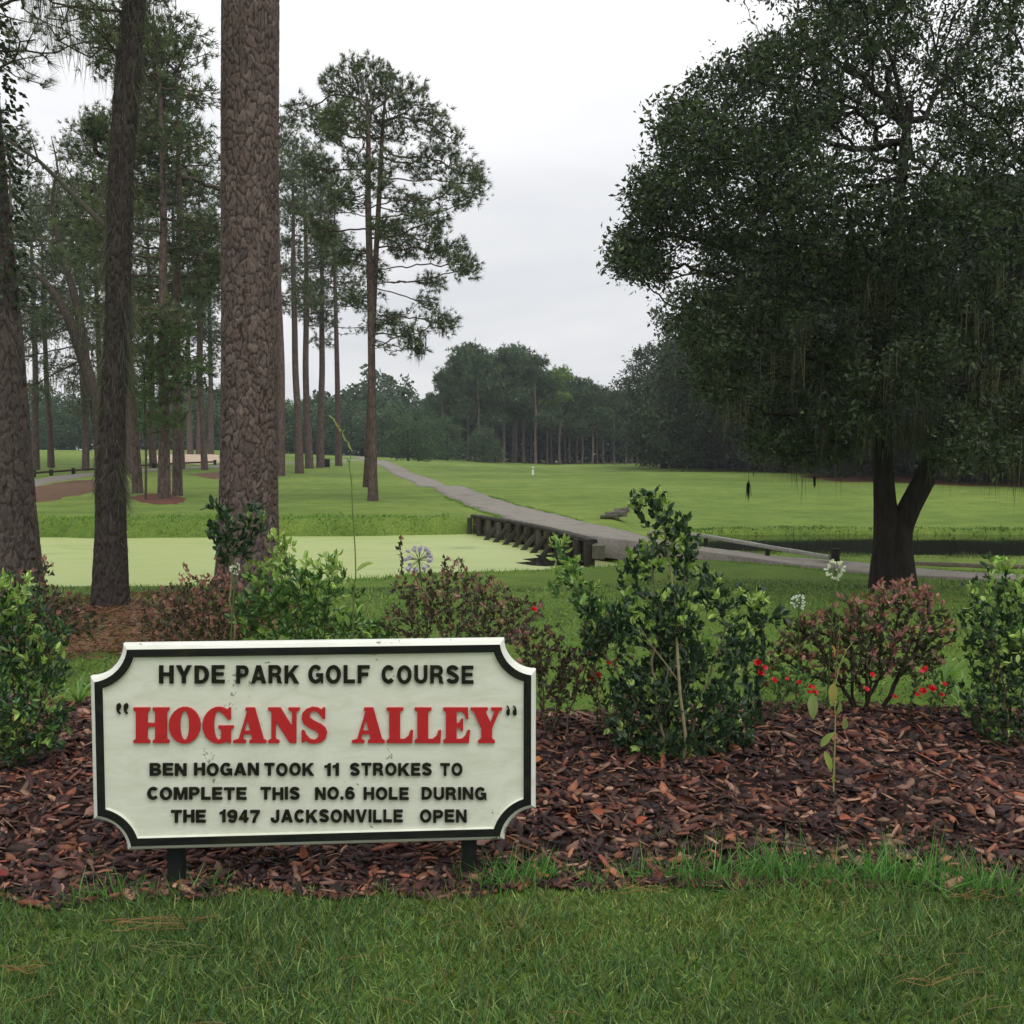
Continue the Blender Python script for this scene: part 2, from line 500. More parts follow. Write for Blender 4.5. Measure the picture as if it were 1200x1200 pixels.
def paint(name, col, grime, amt=.5, rough=.45, scale=5):
    m, t, b = new_mat(name)
    v = objco(t, (1, 1, 3)); n = noise_node(t, scale, 7, .7, v, .8); n2 = noise_node(t, 90, 3, .6, objco(t))
    r_ = ramp_node(t, n.outputs['Fac'], [(.42, (0, 0, 0)), (.72, (amt,) * 3)])
    c = mix_node(t, r_.outputs[0], col, grime)
    # specks of dirt and chipped spots
    sp = noise_node(t, 34, 3, .6, objco(t)); cl = noise_node(t, 2.6, 2, .5, objco(t))
    pr = t.nodes.new('ShaderNodeMath'); pr.operation = 'MULTIPLY'; t.links.new(sp.outputs['Fac'], pr.inputs[0]); t.links.new(cl.outputs['Fac'], pr.inputs[1])
    rs = ramp_node(t, pr.outputs[0], [(.385, (0, 0, 0)), (.41, (.8, .8, .8))])
    c = mix_node(t, rs.outputs[0], c.outputs[0], np.array(grime) * .35)
    t.links.new(c.outputs[0], b.inputs['Base Color']); b.inputs['Roughness'].default_value = rough
    b.inputs['Specular IOR Level'].default_value = .35 if max(col) > .1 else .08
    bump_node(t, b, n2.outputs['Fac'], .25, .0015)
    return m
M['sign_white'] = paint('sign_white_paint', (.69, .71, .60), (.46, .49, .34), .6)
M['sign_rim'] = paint('sign_rim_paint', (.70, .71, .64), (.33, .34, .25), .3)
M['sign_black'] = paint('sign_black_paint', (.010, .012, .011), (.035, .035, .02), .6, .5)
M['sign_letter'] = paint('sign_letter_black', (.009, .010, .008), (.035, .032, .010), .7, .6, 30)
M['sign_red'] = paint('sign_red_paint', (.46, .016, .018), (.30, .012, .014), .5, .5, 12)
M['post'] = paint('post_black', (.014, .016, .016), (.03, .035, .02), .5, .6)

# ------------------------------------------------------------------ ground, water, paths
def axis(fine0, fine1, step, lo, hi, g=1.09):
    a = list(np.arange(fine0, fine1 + 1e-6, step)); s = step; x = fine1
    while x < hi: s *= g; x += s; a.append(x)
    s = step; x = fine0; pre = []
    while x > lo: s *= g; x -= s; pre.append(x)
    return np.array(pre[::-1] + a)

gx = axis(-14, 14, .27, -900, 900); gy = axis(11, 28, .22, -40, 1600, 1.08)
X, Y = np.meshgrid(gx, gy); Z = ground(X, Y)
nx, ny = len(gx), len(gy)
i = np.arange(nx - 1)[None] + (np.arange(ny - 1) * nx)[:, None]; i = i.ravel()
me = np_mesh('ground', np.stack([X.ravel(), Y.ravel(), Z.ravel()], 1), [np.stack([i, i + 1, i + 1 + nx, i + nx], 1)], None, True)
tag(link('ground', me, M['turf']), kind='structure')

def sheet(name, poly, z, mat, kind='structure'):
    bm = bmesh.new(); vs = [bm.verts.new((p[0], p[1], z)) for p in poly]; bm.faces.new(vs)
    bmesh.ops.triangulate(bm, faces=bm.faces[:])
    me = bpy.data.meshes.new(name); bm.to_mesh(me); bm.free()
    return tag(link(name, me, mat), kind=kind)
sheet('pond_water', [(-60, 13), (2.2, 13.5), (2.6, 18), (.2, 26.5), (-60, 28)], WATER_Z, M['duckweed'])
sheet('creek_water', [(2.9, 15), (90, 13), (90, 34), (2.2, 28)], WATER_Z, M['water'])
# the open dark pool where the duckweed ends under the bulkhead
pool = [(0.35, 18.3), (.62, 18.15), (.9, 18.3), (1.3, 18.25), (1.35, 18.9), (1.1, 19.6), (.8, 20.3), (.45, 20.2), (.52, 19.7), (.2, 19.4), (.38, 19.0), (.05, 18.75)]
sheet('open_water', pool, WATER_Z + .004, M['water'])

def strip(name, pts, widths, mat, lift=.03, drop=.09, f=base_z, seg=.5):
    pts = np.array(pts, float)
    d = np.r_[0, np.cumsum(np.hypot(*np.diff(pts, axis=0).T))]
    n = max(8, int(d[-1] / seg)); t = np.linspace(0, d[-1], n)
    # smooth resampling
    x = np.interp(t, d, pts[:, 0]); y = np.interp(t, d, pts[:, 1]); w = np.interp(t, d, widths)
    for _ in range(3):
        xs = x.copy(); ys = y.copy()
        xs[1:-1] = (x[:-2] + 2 * x[1:-1] + x[2:]) / 4; ys[1:-1] = (y[:-2] + 2 * y[1:-1] + y[2:]) / 4; x, y = xs, ys
    dx = np.gradient(x); dy = np.gradient(y); l = np.hypot(dx, dy); nx_, ny_ = dy / l, -dx / l
    V = []
    offs = [-1.0, -.93, -.5, 0, .5, .93, 1.0]
    for o_ in offs:
        ww = w / 2 * o_ + (vnoise(t * 1.3 + o_, t * 0 + 3) - .5) * .16 * abs(o_)
        xx = x + nx_ * ww; yy = y + ny_ * ww
        zz = f(xx, yy) + (lift if abs(o_) < .99 else lift - drop)
        V.append(np.stack([xx, yy, zz], 1))
    V = np.stack(V, 1).reshape(-1, 3); m = len(offs)
    i = (np.arange(n - 1)[:, None] * m + np.arange(m - 1)[None]).ravel()
    me = np_mesh(name, V, [np.stack([i, i + 1, i + 1 + m, i + m], 1)], None, True)
    return tag(link(name, me, mat), kind='structure')

PATH = [(-26, 160), (-17.5, 125), (-12.4, 101), (-8.2, 78), (-5.2, 62), (-3.0, 47), (-1.7, 38), (-.25, 29.5), (.9, 24.0), (1.65, 20.9), (2.35, 19.1), (3.0, 18.5), (3.85, 18.1), (4.6, 17.6), (5.6, 16.5), (6.5, 15.7), (8.0, 14.9), (12, 13.9), (20, 14)]
PX_ = np.array([q[1] for q in PATH])[::-1]; 
def path_z(x, y):
    deck = np.interp(np.asarray(x), [1.7, 2.4, 3.0, 3.9, 4.6], [.0, -.02, -.10, -.18, -.24])
    near = smooth(24.5, 21.5, y)
    return base_z(x, y) * (1 - near) + near * np.where(np.asarray(x) > 4.6, base_z(x, y), deck)
strip('cart_path', PATH, [2.4, 2.2, 2.0, 1.8, 1.7, 1.65, 1.6, 1.6, 1.6, 1.5, 1.4, 1.35, 1.3, 1.25, 1.2, 1.15, 1.1, 1.2, 1.2], M['path'], f=path_z, drop=.35, seg=.35)
p = [on_ground(x, y) for x, y in ((-60, 585), (-10, 575), (32, 567), (75, 560), (114, 555), (150, 553), (190, 550), (262, 547), (345, 543), (420, 539))]
strip('far_cart_path', [q[:2] for q in p], [2.2] * len(p), M['path'], lift=.05)

def blob_patch(name, outline, mat, lift=.02, rings=6, f=base_z, dish=0.0, wob=.06, kind='structure', parent=None):
    """a sheet draped on the ground inside an outline of ground points"""
    P = np.array(outline, float)[:, :2]; n = 64
    d = np.r_[0, np.cumsum(np.hypot(*np.diff(np.r_[P, P[:1]], axis=0).T))]
    t = np.linspace(0, d[-1], n, endpoint=False)
    Q = np.r_[P, P[:1]]
    B = np.stack([np.interp(t, d, Q[:, 0]), np.interp(t, d, Q[:, 1])], 1)
    for _ in range(2): B = (np.roll(B, 1, 0) + 2 * B + np.roll(B, -1, 0)) / 4
    c = B.mean(0)
    B = c + (B - c) * (1 + (vnoise(np.arange(n) * .9, np.arange(n) * 0 + 9) - .5) * 2 * wob)[:, None]
    V = [np.r_[c, 0][None]]
    for k in range(1, rings + 1):
        s = k / rings; V.append(np.c_[c + (B - c) * s, np.full(n, s)])
    V = np.concatenate(V); s = V[:, 2].copy()
    z = f(V[:, 0], V[:, 1]) + lift - dish * (1 - s ** 2) - np.where(s > .99, lift + .03, 0)
    V[:, 2] = z
    T = [(0, 1 + k, 1 + (k + 1) % n) for k in range(n)]
    Qf = [(1 + r_ * n + k, 1 + (r_ + 1) * n + k, 1 + (r_ + 1) * n + (k + 1) % n, 1 + r_ * n + (k + 1) % n) for r_ in range(rings - 1) for k in range(n)]
    me = np_mesh(name, V, [np.array(T), np.array(Qf)], None, True)
    return tag(link(name, me, mat), kind=kind)

g_ = lambda *pp: [on_ground(*q) for q in pp]
blob_patch('bunker_sand', g_((168, 534), (200, 531.5), (258, 532), (262, 541), (258, 545), (215, 545), (172, 543)), M['sand'], .07)
blob_patch('pine_straw', g_((-60, 600), (-20, 566), (30, 572), (70, 563), (118, 559), (150, 561), (140, 575), (90, 584), (40, 590)), M['straw'], .03, wob=.12)
blob_patch('pine_straw', g_((148, 583), (170, 578), (205, 579), (222, 585), (212, 592), (170, 592)), M['redstraw'], .03, wob=.12)
blob_patch('pine_straw', g_((215, 556), (262, 552), (262, 562), (240, 560)), M['straw'], .03, wob=.12)
blob_patch('pine_straw', [(-5.6, 10.2), (-4.4, 11.4), (-3.2, 11.2), (-2.4, 10.4), (-2.2, 9.0), (-3.0, 8.0), (-4.2, 7.9), (-5.4, 8.8)], M['straw'], .02, wob=.12)
blob_patch('forest_floor', [(17, 118), (20.5, 92), (19.6, 66), (19.2, 52), (20.5, 43), (28, 36), (60, 30), (75, 60), (60, 110), (30, 135)], M['redstraw'], .05, wob=.05)

# the planting bed: a low mound of soil, its bark chips laid over it
def bed_front(x): return 3.655 + .035 * np.sin(x * 1.9 + .6) + .03 * np.sin(x * 5.1) + .025 * np.sin(x * 13.3 + 1) - .07 * smooth(-1.3, -1.9, x) + .06 * smooth(.4, .9, x) * smooth(1.6, 1.0, x)
def bed_back(x): return 6.15 + .25 * np.sin(x * .9) + np.where(x < -1.2, .5 * smooth(-1.2, -2.2, x), 0)
def bed_z(x, y):
    f = smooth(0, .9, y - bed_front(x)) * smooth(0, .5, bed_back(x) - y)
    return .055 * f + .05 * (vnoise(x * 2.2, y * 2.2) - .4) * f
xs = np.arange(-6, 6.001, .08); nn = 40
V = []
for x in xs:
    ys = np.linspace(bed_front(x), bed_back(x), nn)
    xx = np.full(nn, x); z = bed_z(xx, ys) + .012; z[0] = -.02; z[-1] = -.02
    V.append(np.stack([xx, ys, z], 1))
V = np.concatenate(V)
i = (np.arange(len(xs) - 1)[:, None] * nn + np.arange(nn - 1)[None]).ravel()
tag(link('planting_bed', np_mesh('planting_bed', V, [np.stack([i, i + nn, i + nn + 1, i + 1], 1)], None, True), M['soil']), kind='structure')

def chips():
    r = np.random.default_rng(21); acc = Acc()
    pal = [lin(66, 40, 34), lin(88, 54, 44), lin(46, 30, 28), lin(116, 70, 52), lin(76, 50, 44), lin(116, 90, 78), lin(52, 38, 38), lin(136, 92, 68), lin(54, 34, 30), lin(40, 28, 28), lin(80, 48, 40), lin(140, 112, 94)]
    tv = []
    for s in range(6):
        n = 6; a = np.arange(n) / n * 2 * math.pi
        rr = r.uniform(.6, 1, n)
        top = np.stack([np.cos(a) * rr * .5, np.sin(a) * rr * .5, np.full(n, .5) + r.uniform(-.3, .3, n)], 1)
        bot = top * np.array([1.02, 1.02, 1]) - np.array([0, 0, 1.0])
        c = np.array([[0, 0, .65]])
        V_ = np.concatenate([top, bot, c]); k = np.arange(n); k2 = (k + 1) % n
        F_ = np.concatenate([np.stack([k, k2, np.full(n, 12)], 1), np.stack([k, k + n, k2 + n], 1), np.stack([k, k2 + n, k2], 1)])
        tv.append((V_, F_))
    for s in range(6):
        n = 6200 if s < 5 else 2600
        x = r.uniform(-4.6, 5.0, n); y = bed_front(x) - .03 + (bed_back(x) - bed_front(x) + .05) * r.random(n) ** 1.4
        keep = np.abs(x) < y * .62 + .6
        x, y = x[keep], y[keep]; n = len(x)
        z = bed_z(x, y) + .013 + r.uniform(.0, .03, n) * smooth(-.3, .5, y - bed_front(x))
        yaw = r.uniform(0, 6.28, n); d = np.stack([np.cos(yaw), np.sin(yaw), r.normal(size=n) * .34], 1)
        up = np.tile([0, 0, 1.], (n, 1)) + r.normal(size=(n, 3)) * .25
        Fr = frames(d, r, up)
        ln = r.gamma(2.8, .024, n).clip(.014, .17) * (.72 + .28 * smooth(0, .4, y - bed_front(x))) * (1.25 if s == 5 else 1); w = (ln * r.uniform(.12, .5, n)).clip(.005, .045)
        th = r.uniform(.003, .009, n)
        scatter(acc, *tv[s], np.stack([x, y, z], 1), Fr, np.stack([w, ln, th], 1), shade_pick(n, pal, r, .38) * np.array([.84, .76, .72]))
    # stray chips on the lawn's edge
    return acc.mesh('bark_mulch')
tag(link('bark_mulch', chips(), M['chip']), 'dark red brown bark chips covering the planting bed around the sign', 'mulch', kind='stuff')

# lawn in front: real blades
def blades(n, xr, yr, hmin, hmax, w, pal, r, dens=None, lean=.5, z=ground, keepf=None):
    x = r.uniform(*xr, n); y = r.uniform(*yr, n)
    k = np.abs(x) < y * .62 + .5
    if keepf is not None: k &= keepf(x, y)
    x, y = x[k], y[k]; n = len(x)
    P = np.stack([x, y, z(x, y) - .004], 1)
    d = unit(np.stack([r.normal(size=n) * lean, r.normal(size=n) * lean, np.ones(n)], 1))
    cl = vnoise(x * 3 + 7, y * 3); cl2 = vnoise(x * 1.1 + 3, y * 1.1 + 8)
    h = r.uniform(hmin, hmax, n) * (.55 + .9 * cl)
    c = shade_pick(n, pal, r, .32)
    dry = (r.random(n) < .08 + .22 * smooth(.55, .8, cl2))
    c[dry] = shade_pick(dry.sum(), [lin(120, 128, 66), lin(142, 126, 80), lin(104, 118, 52)], r, .2) * .8
    c *= (.75 + .5 * cl2)[:, None]
    acc.add
    scatter(acc, BLADE_V, BLADE_F, P, frames(d, r), np.stack([np.full(n, w) * r.uniform(.7, 1.3, n), h, h], 1), c)

r1 = np.random.default_rng(5); acc = Acc()
GP = [lin(86, 119, 62), lin(102, 134, 70), lin(74, 105, 60), lin(134, 154, 88), lin(92, 124, 78), lin(68, 94, 55), lin(130, 138, 84), lin(62, 84, 50)]
fr = lambda x, y: y < bed_front(x) - .02 + .05 * np.sin(x * 23)
blades(120000, (-2.9, 2.9), (2.25, 3.9), .034, .08, .0043, GP, r1, keepf=fr, lean=.85)
tag(link('lawn_grass', acc.mesh('lawn_grass'), M['grass']), 'short green lawn grass in front of the bark bed', 'grass', kind='stuff')
acc = Acc()
blades(70000, (-9, 9), (6.3, 14.8), .03, .06, .010, GP, r1, lean=.9, keepf=lambda x, y: (y > bed_back(x) - .1) & (poly_sd(POND, x, y) < -.2) & (r1.random(len(x)) < (9 / y) ** 1.2) & ~((np.hypot((x + 3.9) / 1.5, (y - 9.6) / 1.7) < 1)))
tag(link('rough_grass', acc.mesh('rough_grass'), M['grass']), 'dark green grass between the planting bed and the pond', 'grass', kind='stuff')
# taller tufts along the bed edge and round the posts
acc = Acc()
def tufts(spots, nb, hr, w, pal, r, spread=.05, lean=.55):
    for (x, y, s) in spots:
        n = int(nb * s); xx = x + r.normal(size=n) * spread * s * 1.3; yy = y + r.normal(size=n) * spread * s * .8
        P = np.stack([xx, yy, ground(xx, yy) - .01 + bed_z(xx, yy)], 1)
        d = unit(np.stack([r.normal(size=n) * lean, r.normal(size=n) * lean, np.ones(n)], 1))
        h = r.uniform(*hr, n) * (.6 + .4 * s)
        scatter(acc, BLADE_V, BLADE_F, P, frames(d, r), np.stack([w * r.uniform(.7, 1.4, n), h, h * 1.3], 1), shade_pick(n, pal, r, .2))
sp = []
for px, py, s in ((790, 1035, .8), (820, 1040, .9), (850, 1030, 1.1), (880, 1035, 1.2), (905, 1028, 1.2), (930, 1045, 1), (960, 1030, .8), (985, 1040, 1), (1015, 1035, 1.2), (1040, 1035, 1.3), (1065, 1032, 1.3), (1100, 1040, 1.1), (1130, 1050, 1.2), (1160, 1052, .8),
                  (580, 1040, .8), (597, 1035, .8), (612, 1030, .7), (225, 1050, .3), (120, 1045, .5), (150, 1045, .5), (265, 1025, .4), (640, 1030, .6), (700, 1045, .4), (740, 1040, .5)):
    D = 1920 / (py - 532); q = at(px, py, D); sp.append((q[0], float(bed_front(q[0])) + (q[1] - 3.82) * .35 + .03, s))
BRG = [lin(92, 140, 66), lin(78, 124, 58), lin(110, 152, 80), lin(70, 112, 56)]
tufts(sp, 80, (.07, .2), .0048, BRG, r1)
tufts([(q[0] + r1.normal() * .1, q[1] + .1 * r1.random(), .5) for q in sp for _ in range(2)], 30, (.05, .1), .004, BRG, r1)
for px, py, s in ((835, 985, .5), (850, 965, .4), (770, 985, .4), (800, 990, .4), (1100, 1000, .4), (950, 990, .3), (110, 1010, .5), (300, 1010, .4), (760, 1010, .5)):
    D = 1850 / (py - 532); q = at(px, py, D); tufts([(q[0], q[1], s)], 60, (.06, .13), .003, [lin(96, 122, 66), lin(120, 126, 80)], r1)
# pale dry runners among the blades
for _ in range(70):
    px = r1.uniform(-3, 3); y = r1.uniform(2.6, 3.5) ; a = r1.uniform(-.5, .5)
    n = 5; t = np.linspace(0, r1.uniform(.04, .12), n)
    tube(acc, np.stack([px + t * math.cos(a), y + t * math.sin(a), .035 + .012 * np.sin(t * 20)], 1), [.0012] * n, lin(150, 125, 82) * .8, 4, False)
tag(link('bed_edge_grass', acc.mesh('bed_edge_grass'), M['grass']), 'taller bright grass tufts along the front edge of the bark bed', 'grass', kind='stuff')
# ragged grass on the far banks
acc = Acc()
def bank(P, side, n, hr, w, pal, off=(-.35, .5)):
    Pp = np.array(P, float); d = np.r_[0, np.cumsum(np.hypot(*np.diff(Pp, axis=0).T))]
    t = r1.random(n) * d[-1]
    x = np.interp(t, d, Pp[:, 0]); y = np.interp(t, d, Pp[:, 1]) + r1.uniform(*off, n) ** 1
    h = r1.uniform(*hr, n) * (.35 + 1.1 * vnoise(x * 2.3, y * 2))
    dd = unit(np.stack([r1.normal(size=n) * .6, r1.normal(size=n) * .6, np.ones(n)], 1))
    scatter(acc, BLADE_V, BLADE_F, np.stack([x, y, ground(x, y) - .02], 1), frames(dd, r1), np.stack([np.full(n, w), h, h], 1), shade_pick(n, pal, r1, .22))
FB = [lin(96, 132, 50), lin(110, 146, 56), lin(78, 112, 44), lin(122, 150, 62)]
bank([(-40, 25.6), (-9, 24.8), (-1.6, 25.0)], 1, 14000, (.05, .15), .022, FB, (-.4, 1.2))
bank([(-30, 15.0), (-8, 14.95), (-3.4, 15.7), (-1.0, 16.8), (.9, 17.4), (1.8, 17.2)], 1, 13000, (.03, .10), .014, FB, (-.3, .5))
bank([(3.4, 24.2), (5.2, 25.6), (9, 25.8), (14, 25.5), (30, 26.8)], 1, 7000, (.03, .09), .024, [lin(76, 104, 40), lin(60, 88, 38), lin(92, 120, 46)], (-.45, .3))
bank([(4.4, 19.2), (6.3, 18.6), (9, 18.2), (14, 18.3), (20, 18.8)], 1, 7000, (.04, .10), .014, [lin(96, 112, 60), lin(84, 100, 50)], (-.3, .5))
for sg in (-1, 1):
    bank([(-1.7 + sg * .85, 38), (-.25 + sg * .85, 29.5), (.9 + sg * .82, 24.0)], 1, 3500, (.03, .09), .02, FB, (-.3, .3))
bank([(2.6, 17.6), (3.6, 17.3), (4.4, 16.8), (5.3, 15.8), (6.2, 15.0), (8, 14.2)], 1, 4500, (.02, .07), .012, FB, (-.14, .14))
bank([(3.4, 19.2), (4.2, 18.7), (5.2, 17.9), (6.1, 16.8), (7, 16.1), (8.3, 15.6)], 1, 4500, (.02, .08), .012, FB, (-.14, .2))
tag(link('bank_grass', acc.mesh('bank_grass'), M['grass']), 'ragged tall grass along the pond and creek banks', 'grass', kind='stuff')

# ------------------------------------------------------------------ the sign
SY = R(4.2); SC = np.array([-.712, 3.70])
SW = 1.604; S_TOP = float(at(367, 750.5, 3.70)[2]); S_BOT = float(at(367, 988.5, 3.70)[2])
sign = empty('golf_sign', (SC[0], SC[1], 0), 'white wooden sign with black border and raised red and black lettering', 'sign', rz=SY)
def sign_pt(px, py):
    r_ = ray(px, py); o = np.array([0, 0, CAM_H]); n_ = np.array([-math.sin(SY), math.cos(SY), 0])
    c = np.array([SC[0], SC[1], 0]) + n_ * -.028
    t = ((c - o) @ n_) / (r_ @ n_); q = o + r_ * t - np.array([SC[0], SC[1], 0])
    return q[0] * math.cos(SY) + q[1] * math.sin(SY), q[2]

def outline(inset, y, rad=.117, n=12):
    """rectangle whose corners are scooped out by quarter circles"""
    x0, x1, z0, z1 = -SW / 2, SW / 2, S_BOT, S_TOP; r_ = rad + inset; pts = []
    for cx, cz, a0 in ((x0, z0, 90), (x1, z0, 180), (x1, z1, 270), (x0, z1, 0)):
        s = math.asin(min(1, inset / r_))
        A = np.linspace(R(a0) - s, R(a0 - 90) + s, n)
        for a in A: pts.append((cx + math.cos(a) * r_, y, cz + math.sin(a) * r_))
    return pts
def rings_mesh(name, rings, cap=False):
    bm = bmesh.new(); R_ = [[bm.verts.new(p_) for p_ in r_] for r_ in rings]; n = len(rings[0])
    for a, b in zip(R_[:-1], R_[1:]):
        for k in range(n): bm.faces.new((a[k], a[(k + 1) % n], b[(k + 1) % n], b[k]))
    if cap:
        f = bm.faces.new(R_[-1]); bmesh.ops.triangulate(bm, faces=[f])
    bmesh.ops.recalc_face_normals(bm, faces=bm.faces[:])
    me = bpy.data.meshes.new(name); bm.to_mesh(me); bm.free(); return me
rim = rings_mesh('rim', [outline(.004, .02), outline(0, .015), outline(0, -.008), outline(.006, -.018), outline(.019, -.028)])
def part(name, me, mat, parent=sign):
    o = bpy.data.objects.new(name, me); COL.objects.link(o); o.parent = parent
    if len(me.materials) == 0: me.materials.append(mat)
    return o
part('rim', rim, M['sign_rim'])
part('border', rings_mesh('border', [outline(.0185, -.0255), outline(.0195, -.030), outline(.046, -.030), outline(.0475, -.027)]), M['sign_black'])
part('panel', rings_mesh('panel', [outline(.0472, -.0275), outline(.0515, -.016)], True), M['sign_white'])
part('back_board', rings_mesh('back_board', [outline(.001, .0145), outline(.006, .022)], True), M['sign_black'])
for px in (196.5, 547.5):
    lx = (px - 367.5) / 521 * SW
    me = box_mesh('post', .058, .05, .62, .004, -.1)
    for v in me.vertices: v.co += Vector((lx, .048, 0))
    part('post', me, M['post'])

def arc(cx, cy, rx, ry, a0, a1, n=12):
    return [(cx + rx * math.cos(R(a0 + (a1 - a0) * k / (n - 1))), cy + ry * math.sin(R(a0 + (a1 - a0) * k / (n - 1)))) for k in range(n)]
def oval(cx, cy, rx, ry, n=22): return arc(cx, cy, rx, ry, 0, 360 * (n - 1) / n, n)
def stroke(c, t):
    """a constant-width band along a centre line, as one loop"""
    c = np.array(c, float); d = unit(np.gradient(c, axis=0)); nn_ = np.stack([-d[:, 1], d[:, 0]], 1) * t / 2
    return [tuple(p) for p in c + nn_] + [tuple(p) for p in (c - nn_)[::-1]]
t = .225
SIX = [arc(.37, .52, .37, .50, 38, 180, 9) + arc(.37, .32, .37, .34, 180, 360, 14) + arc(.37, .32, .37, .34, 0, 100, 7) + [(.24, .60)] + arc(.38, .64, .15, .20, 165, 30, 6), oval(.37, .315, .145, .155, 14)]
SANS = {
 'A': ([[(0, 0), (.24, 0), (.30, .18), (.60, .18), (.66, 0), (.91, 0), (.59, 1), (.32, 1)], [(.35, .36), (.455, .72), (.55, .36)]], .91),
 'B': ([[(0, 0), (.48, 0)] + arc(.48, .285, .30, .285, -80, 62, 9) + arc(.46, .75, .28, .25, -45, 88, 8) + [(0, 1)], [(t, .18)] + arc(.46, .29, .10, .11, -90, 90, 7) + [(t, .41)], [(t, .59)] + arc(.44, .71, .10, .11, -90, 90, 7) + [(t, .83)]], .79),
 'C': ([stroke(arc(.42, .5, .305, .405, 42, 318, 22), t)], .78),
 'D': ([[(0, 0), (.36, 0)] + arc(.36, .5, .44, .5, -85, 85, 14) + [(.36, 1), (0, 1)], [(t, .19), (.34, .19)] + arc(.34, .5, .23, .31, -80, 80, 10) + [(.34, .81), (t, .81)]], .80),
 'E': ([[(0, 0), (.72, 0), (.72, .19), (t, .19), (t, .42), (.66, .42), (.66, .60), (t, .60), (t, .81), (.71, .81), (.71, 1), (0, 1)]], .72),
 'F': ([[(0, 0), (t, 0), (t, .40), (.62, .40), (.62, .59), (t, .59), (t, .81), (.70, .81), (.70, 1), (0, 1)]], .70),
 'G': ([arc(.43, .5, .43, .52, 45, 315, 22) + [(.75, .08), (.77, 0), (.87, 0), (.87, .55), (.46, .55), (.46, .37), (.65, .37), (.62, .27)] + arc(.43, .5, .205, .325, 305, 45, 14) + [(.62, .68)]], .87),
 'H': ([[(0, 0), (t, 0), (t, .41), (.58, .41), (.58, 0), (.58 + t, 0), (.58 + t, 1), (.58, 1), (.58, .60), (t, .60), (t, 1), (0, 1)]], .80),
 'I': ([[(0, 0), (t, 0), (t, 1), (0, 1)]], t),
 'J': ([[(.66, 1), (.43, 1), (.43, .30)] + arc(.325, .28, .105, .10, 0, -180, 7) + [(.22, .38), (0, .35)] + arc(.33, .30, .33, .32, 180, 360, 12)], .66),
 'K': ([[(0, 0), (t, 0), (t, .28), (.34, .42), (.60, 0), (.88, 0), (.50, .59), (.86, 1), (.58, 1), (t, .58), (t, 1), (0, 1)]], .88),
 'L': ([[(0, 0), (.66, 0), (.66, .20), (t, .20), (t, 1), (0, 1)]], .66),
 'M': ([[(0, 0), (.205, 0), (.205, .72), (.40, 0), (.58, 0), (.775, .72), (.775, 0), (.98, 0), (.98, 1), (.67, 1), (.49, .32), (.31, 1), (0, 1)]], .98),
 'N': ([[(0, 0), (.215, 0), (.215, .64), (.58, 0), (.81, 0), (.81, 1), (.595, 1), (.595, .36), (.23, 1), (0, 1)]], .81),
 'O': ([oval(.44, .5, .44, .52, 28), oval(.44, .5, .215, .325, 20)], .88),
 'P': ([[(0, 0), (t, 0), (t, .36), (.44, .36)] + arc(.44, .68, .31, .32, -85, 85, 10) + [(0, 1)], [(t, .54)] + arc(.42, .68, .115, .14, -90, 90, 7) + [(t, .82)]], .75),
 'R': ([[(0, 0), (t, 0), (t, .38), (.36, .38), (.50, .32), (.54, .02), (.56, 0), (.82, 0), (.76, .10), (.73, .34), (.62, .46)] + arc(.47, .71, .30, .29, -45, 85, 9) + [(0, 1)], [(t, .56)] + arc(.44, .69, .11, .13, -90, 90, 7) + [(t, .82)]], .82),
 'S': ([stroke(arc(.38, .725, .265, .185, 15, 90, 6) + arc(.37, .725, .255, .185, 100, 215, 8) + [(.30, .57), (.47, .48)] + arc(.39, .28, .265, .185, 50, -90, 8) + arc(.36, .28, .255, .185, -100, -168, 5), .215)], .76),
 'T': ([[(.275, 0), (.50, 0), (.50, .81), (.775, .81), (.775, 1), (0, 1), (0, .81), (.275, .81)]], .775),
 'U': ([[(0, 1), (0, .36)] + arc(.40, .36, .40, .38, 190, 350, 13) + [(.80, .36), (.80, 1), (.575, 1), (.575, .36)] + arc(.40, .35, .175, .18, -5, -175, 9) + [(.225, .36), (.225, 1)]], .80),
 'V': ([[(.30, 0), (.56, 0), (.86, 1), (.62, 1), (.43, .30), (.24, 1), (0, 1)]], .86),
 'Y': ([[(.31, 0), (.535, 0), (.535, .38), (.86, 1), (.60, 1), (.425, .60), (.25, 1), (-.01, 1), (.31, .38)]], .87),
 '1': ([[(.20, 0), (.43, 0), (.43, 1), (.26, 1), (.20, .86), (0, .80), (0, .64), (.20, .66)]], .43),
 '4': ([[(.36, 0), (.58, 0), (.58, .20), (.70, .20), (.70, .38), (.58, .38), (.58, 1), (.35, 1), (0, .39), (0, .20), (.36, .20)], [(.19, .38), (.36, .69), (.36, .38)]], .70),
 '6': (SIX, .74),
 '9': ([[(.74 - a, 1 - b) for a, b in lp] for lp in SIX], .74),
 '7': ([[(.14, 0), (.38, 0), (.46, .38), (.70, .80), (.70, 1), (0, 1), (0, .80), (.46, .80), (.22, .38)]], .70),
 '.': ([[(0, 0), (.22, 0), (.22, .22), (0, .22)]], .22),
}
del t
def fill(loops):
    c = bpy.data.curves.new('s', 'CURVE'); c.dimensions = '2D'; c.fill_mode = 'FRONT'
    for lp in loops:
        s = c.splines.new('POLY'); s.points.add(len(lp) - 1); s.use_cyclic_u = True
        for k, (a, b) in enumerate(lp): s.points[k].co = (a, b, 0, 1)
    o = bpy.data.objects.new('s', c); COL.objects.link(o)
    me = bpy.data.meshes.new_from_object(o.evaluated_get(bpy.context.evaluated_depsgraph_get())); bpy.data.objects.remove(o)
    V = np.array([v.co[:2] for v in me.vertices]); F = [tuple(p_.vertices) for p_ in me.polygons]
    bpy.data.meshes.remove(me)
    return V, F
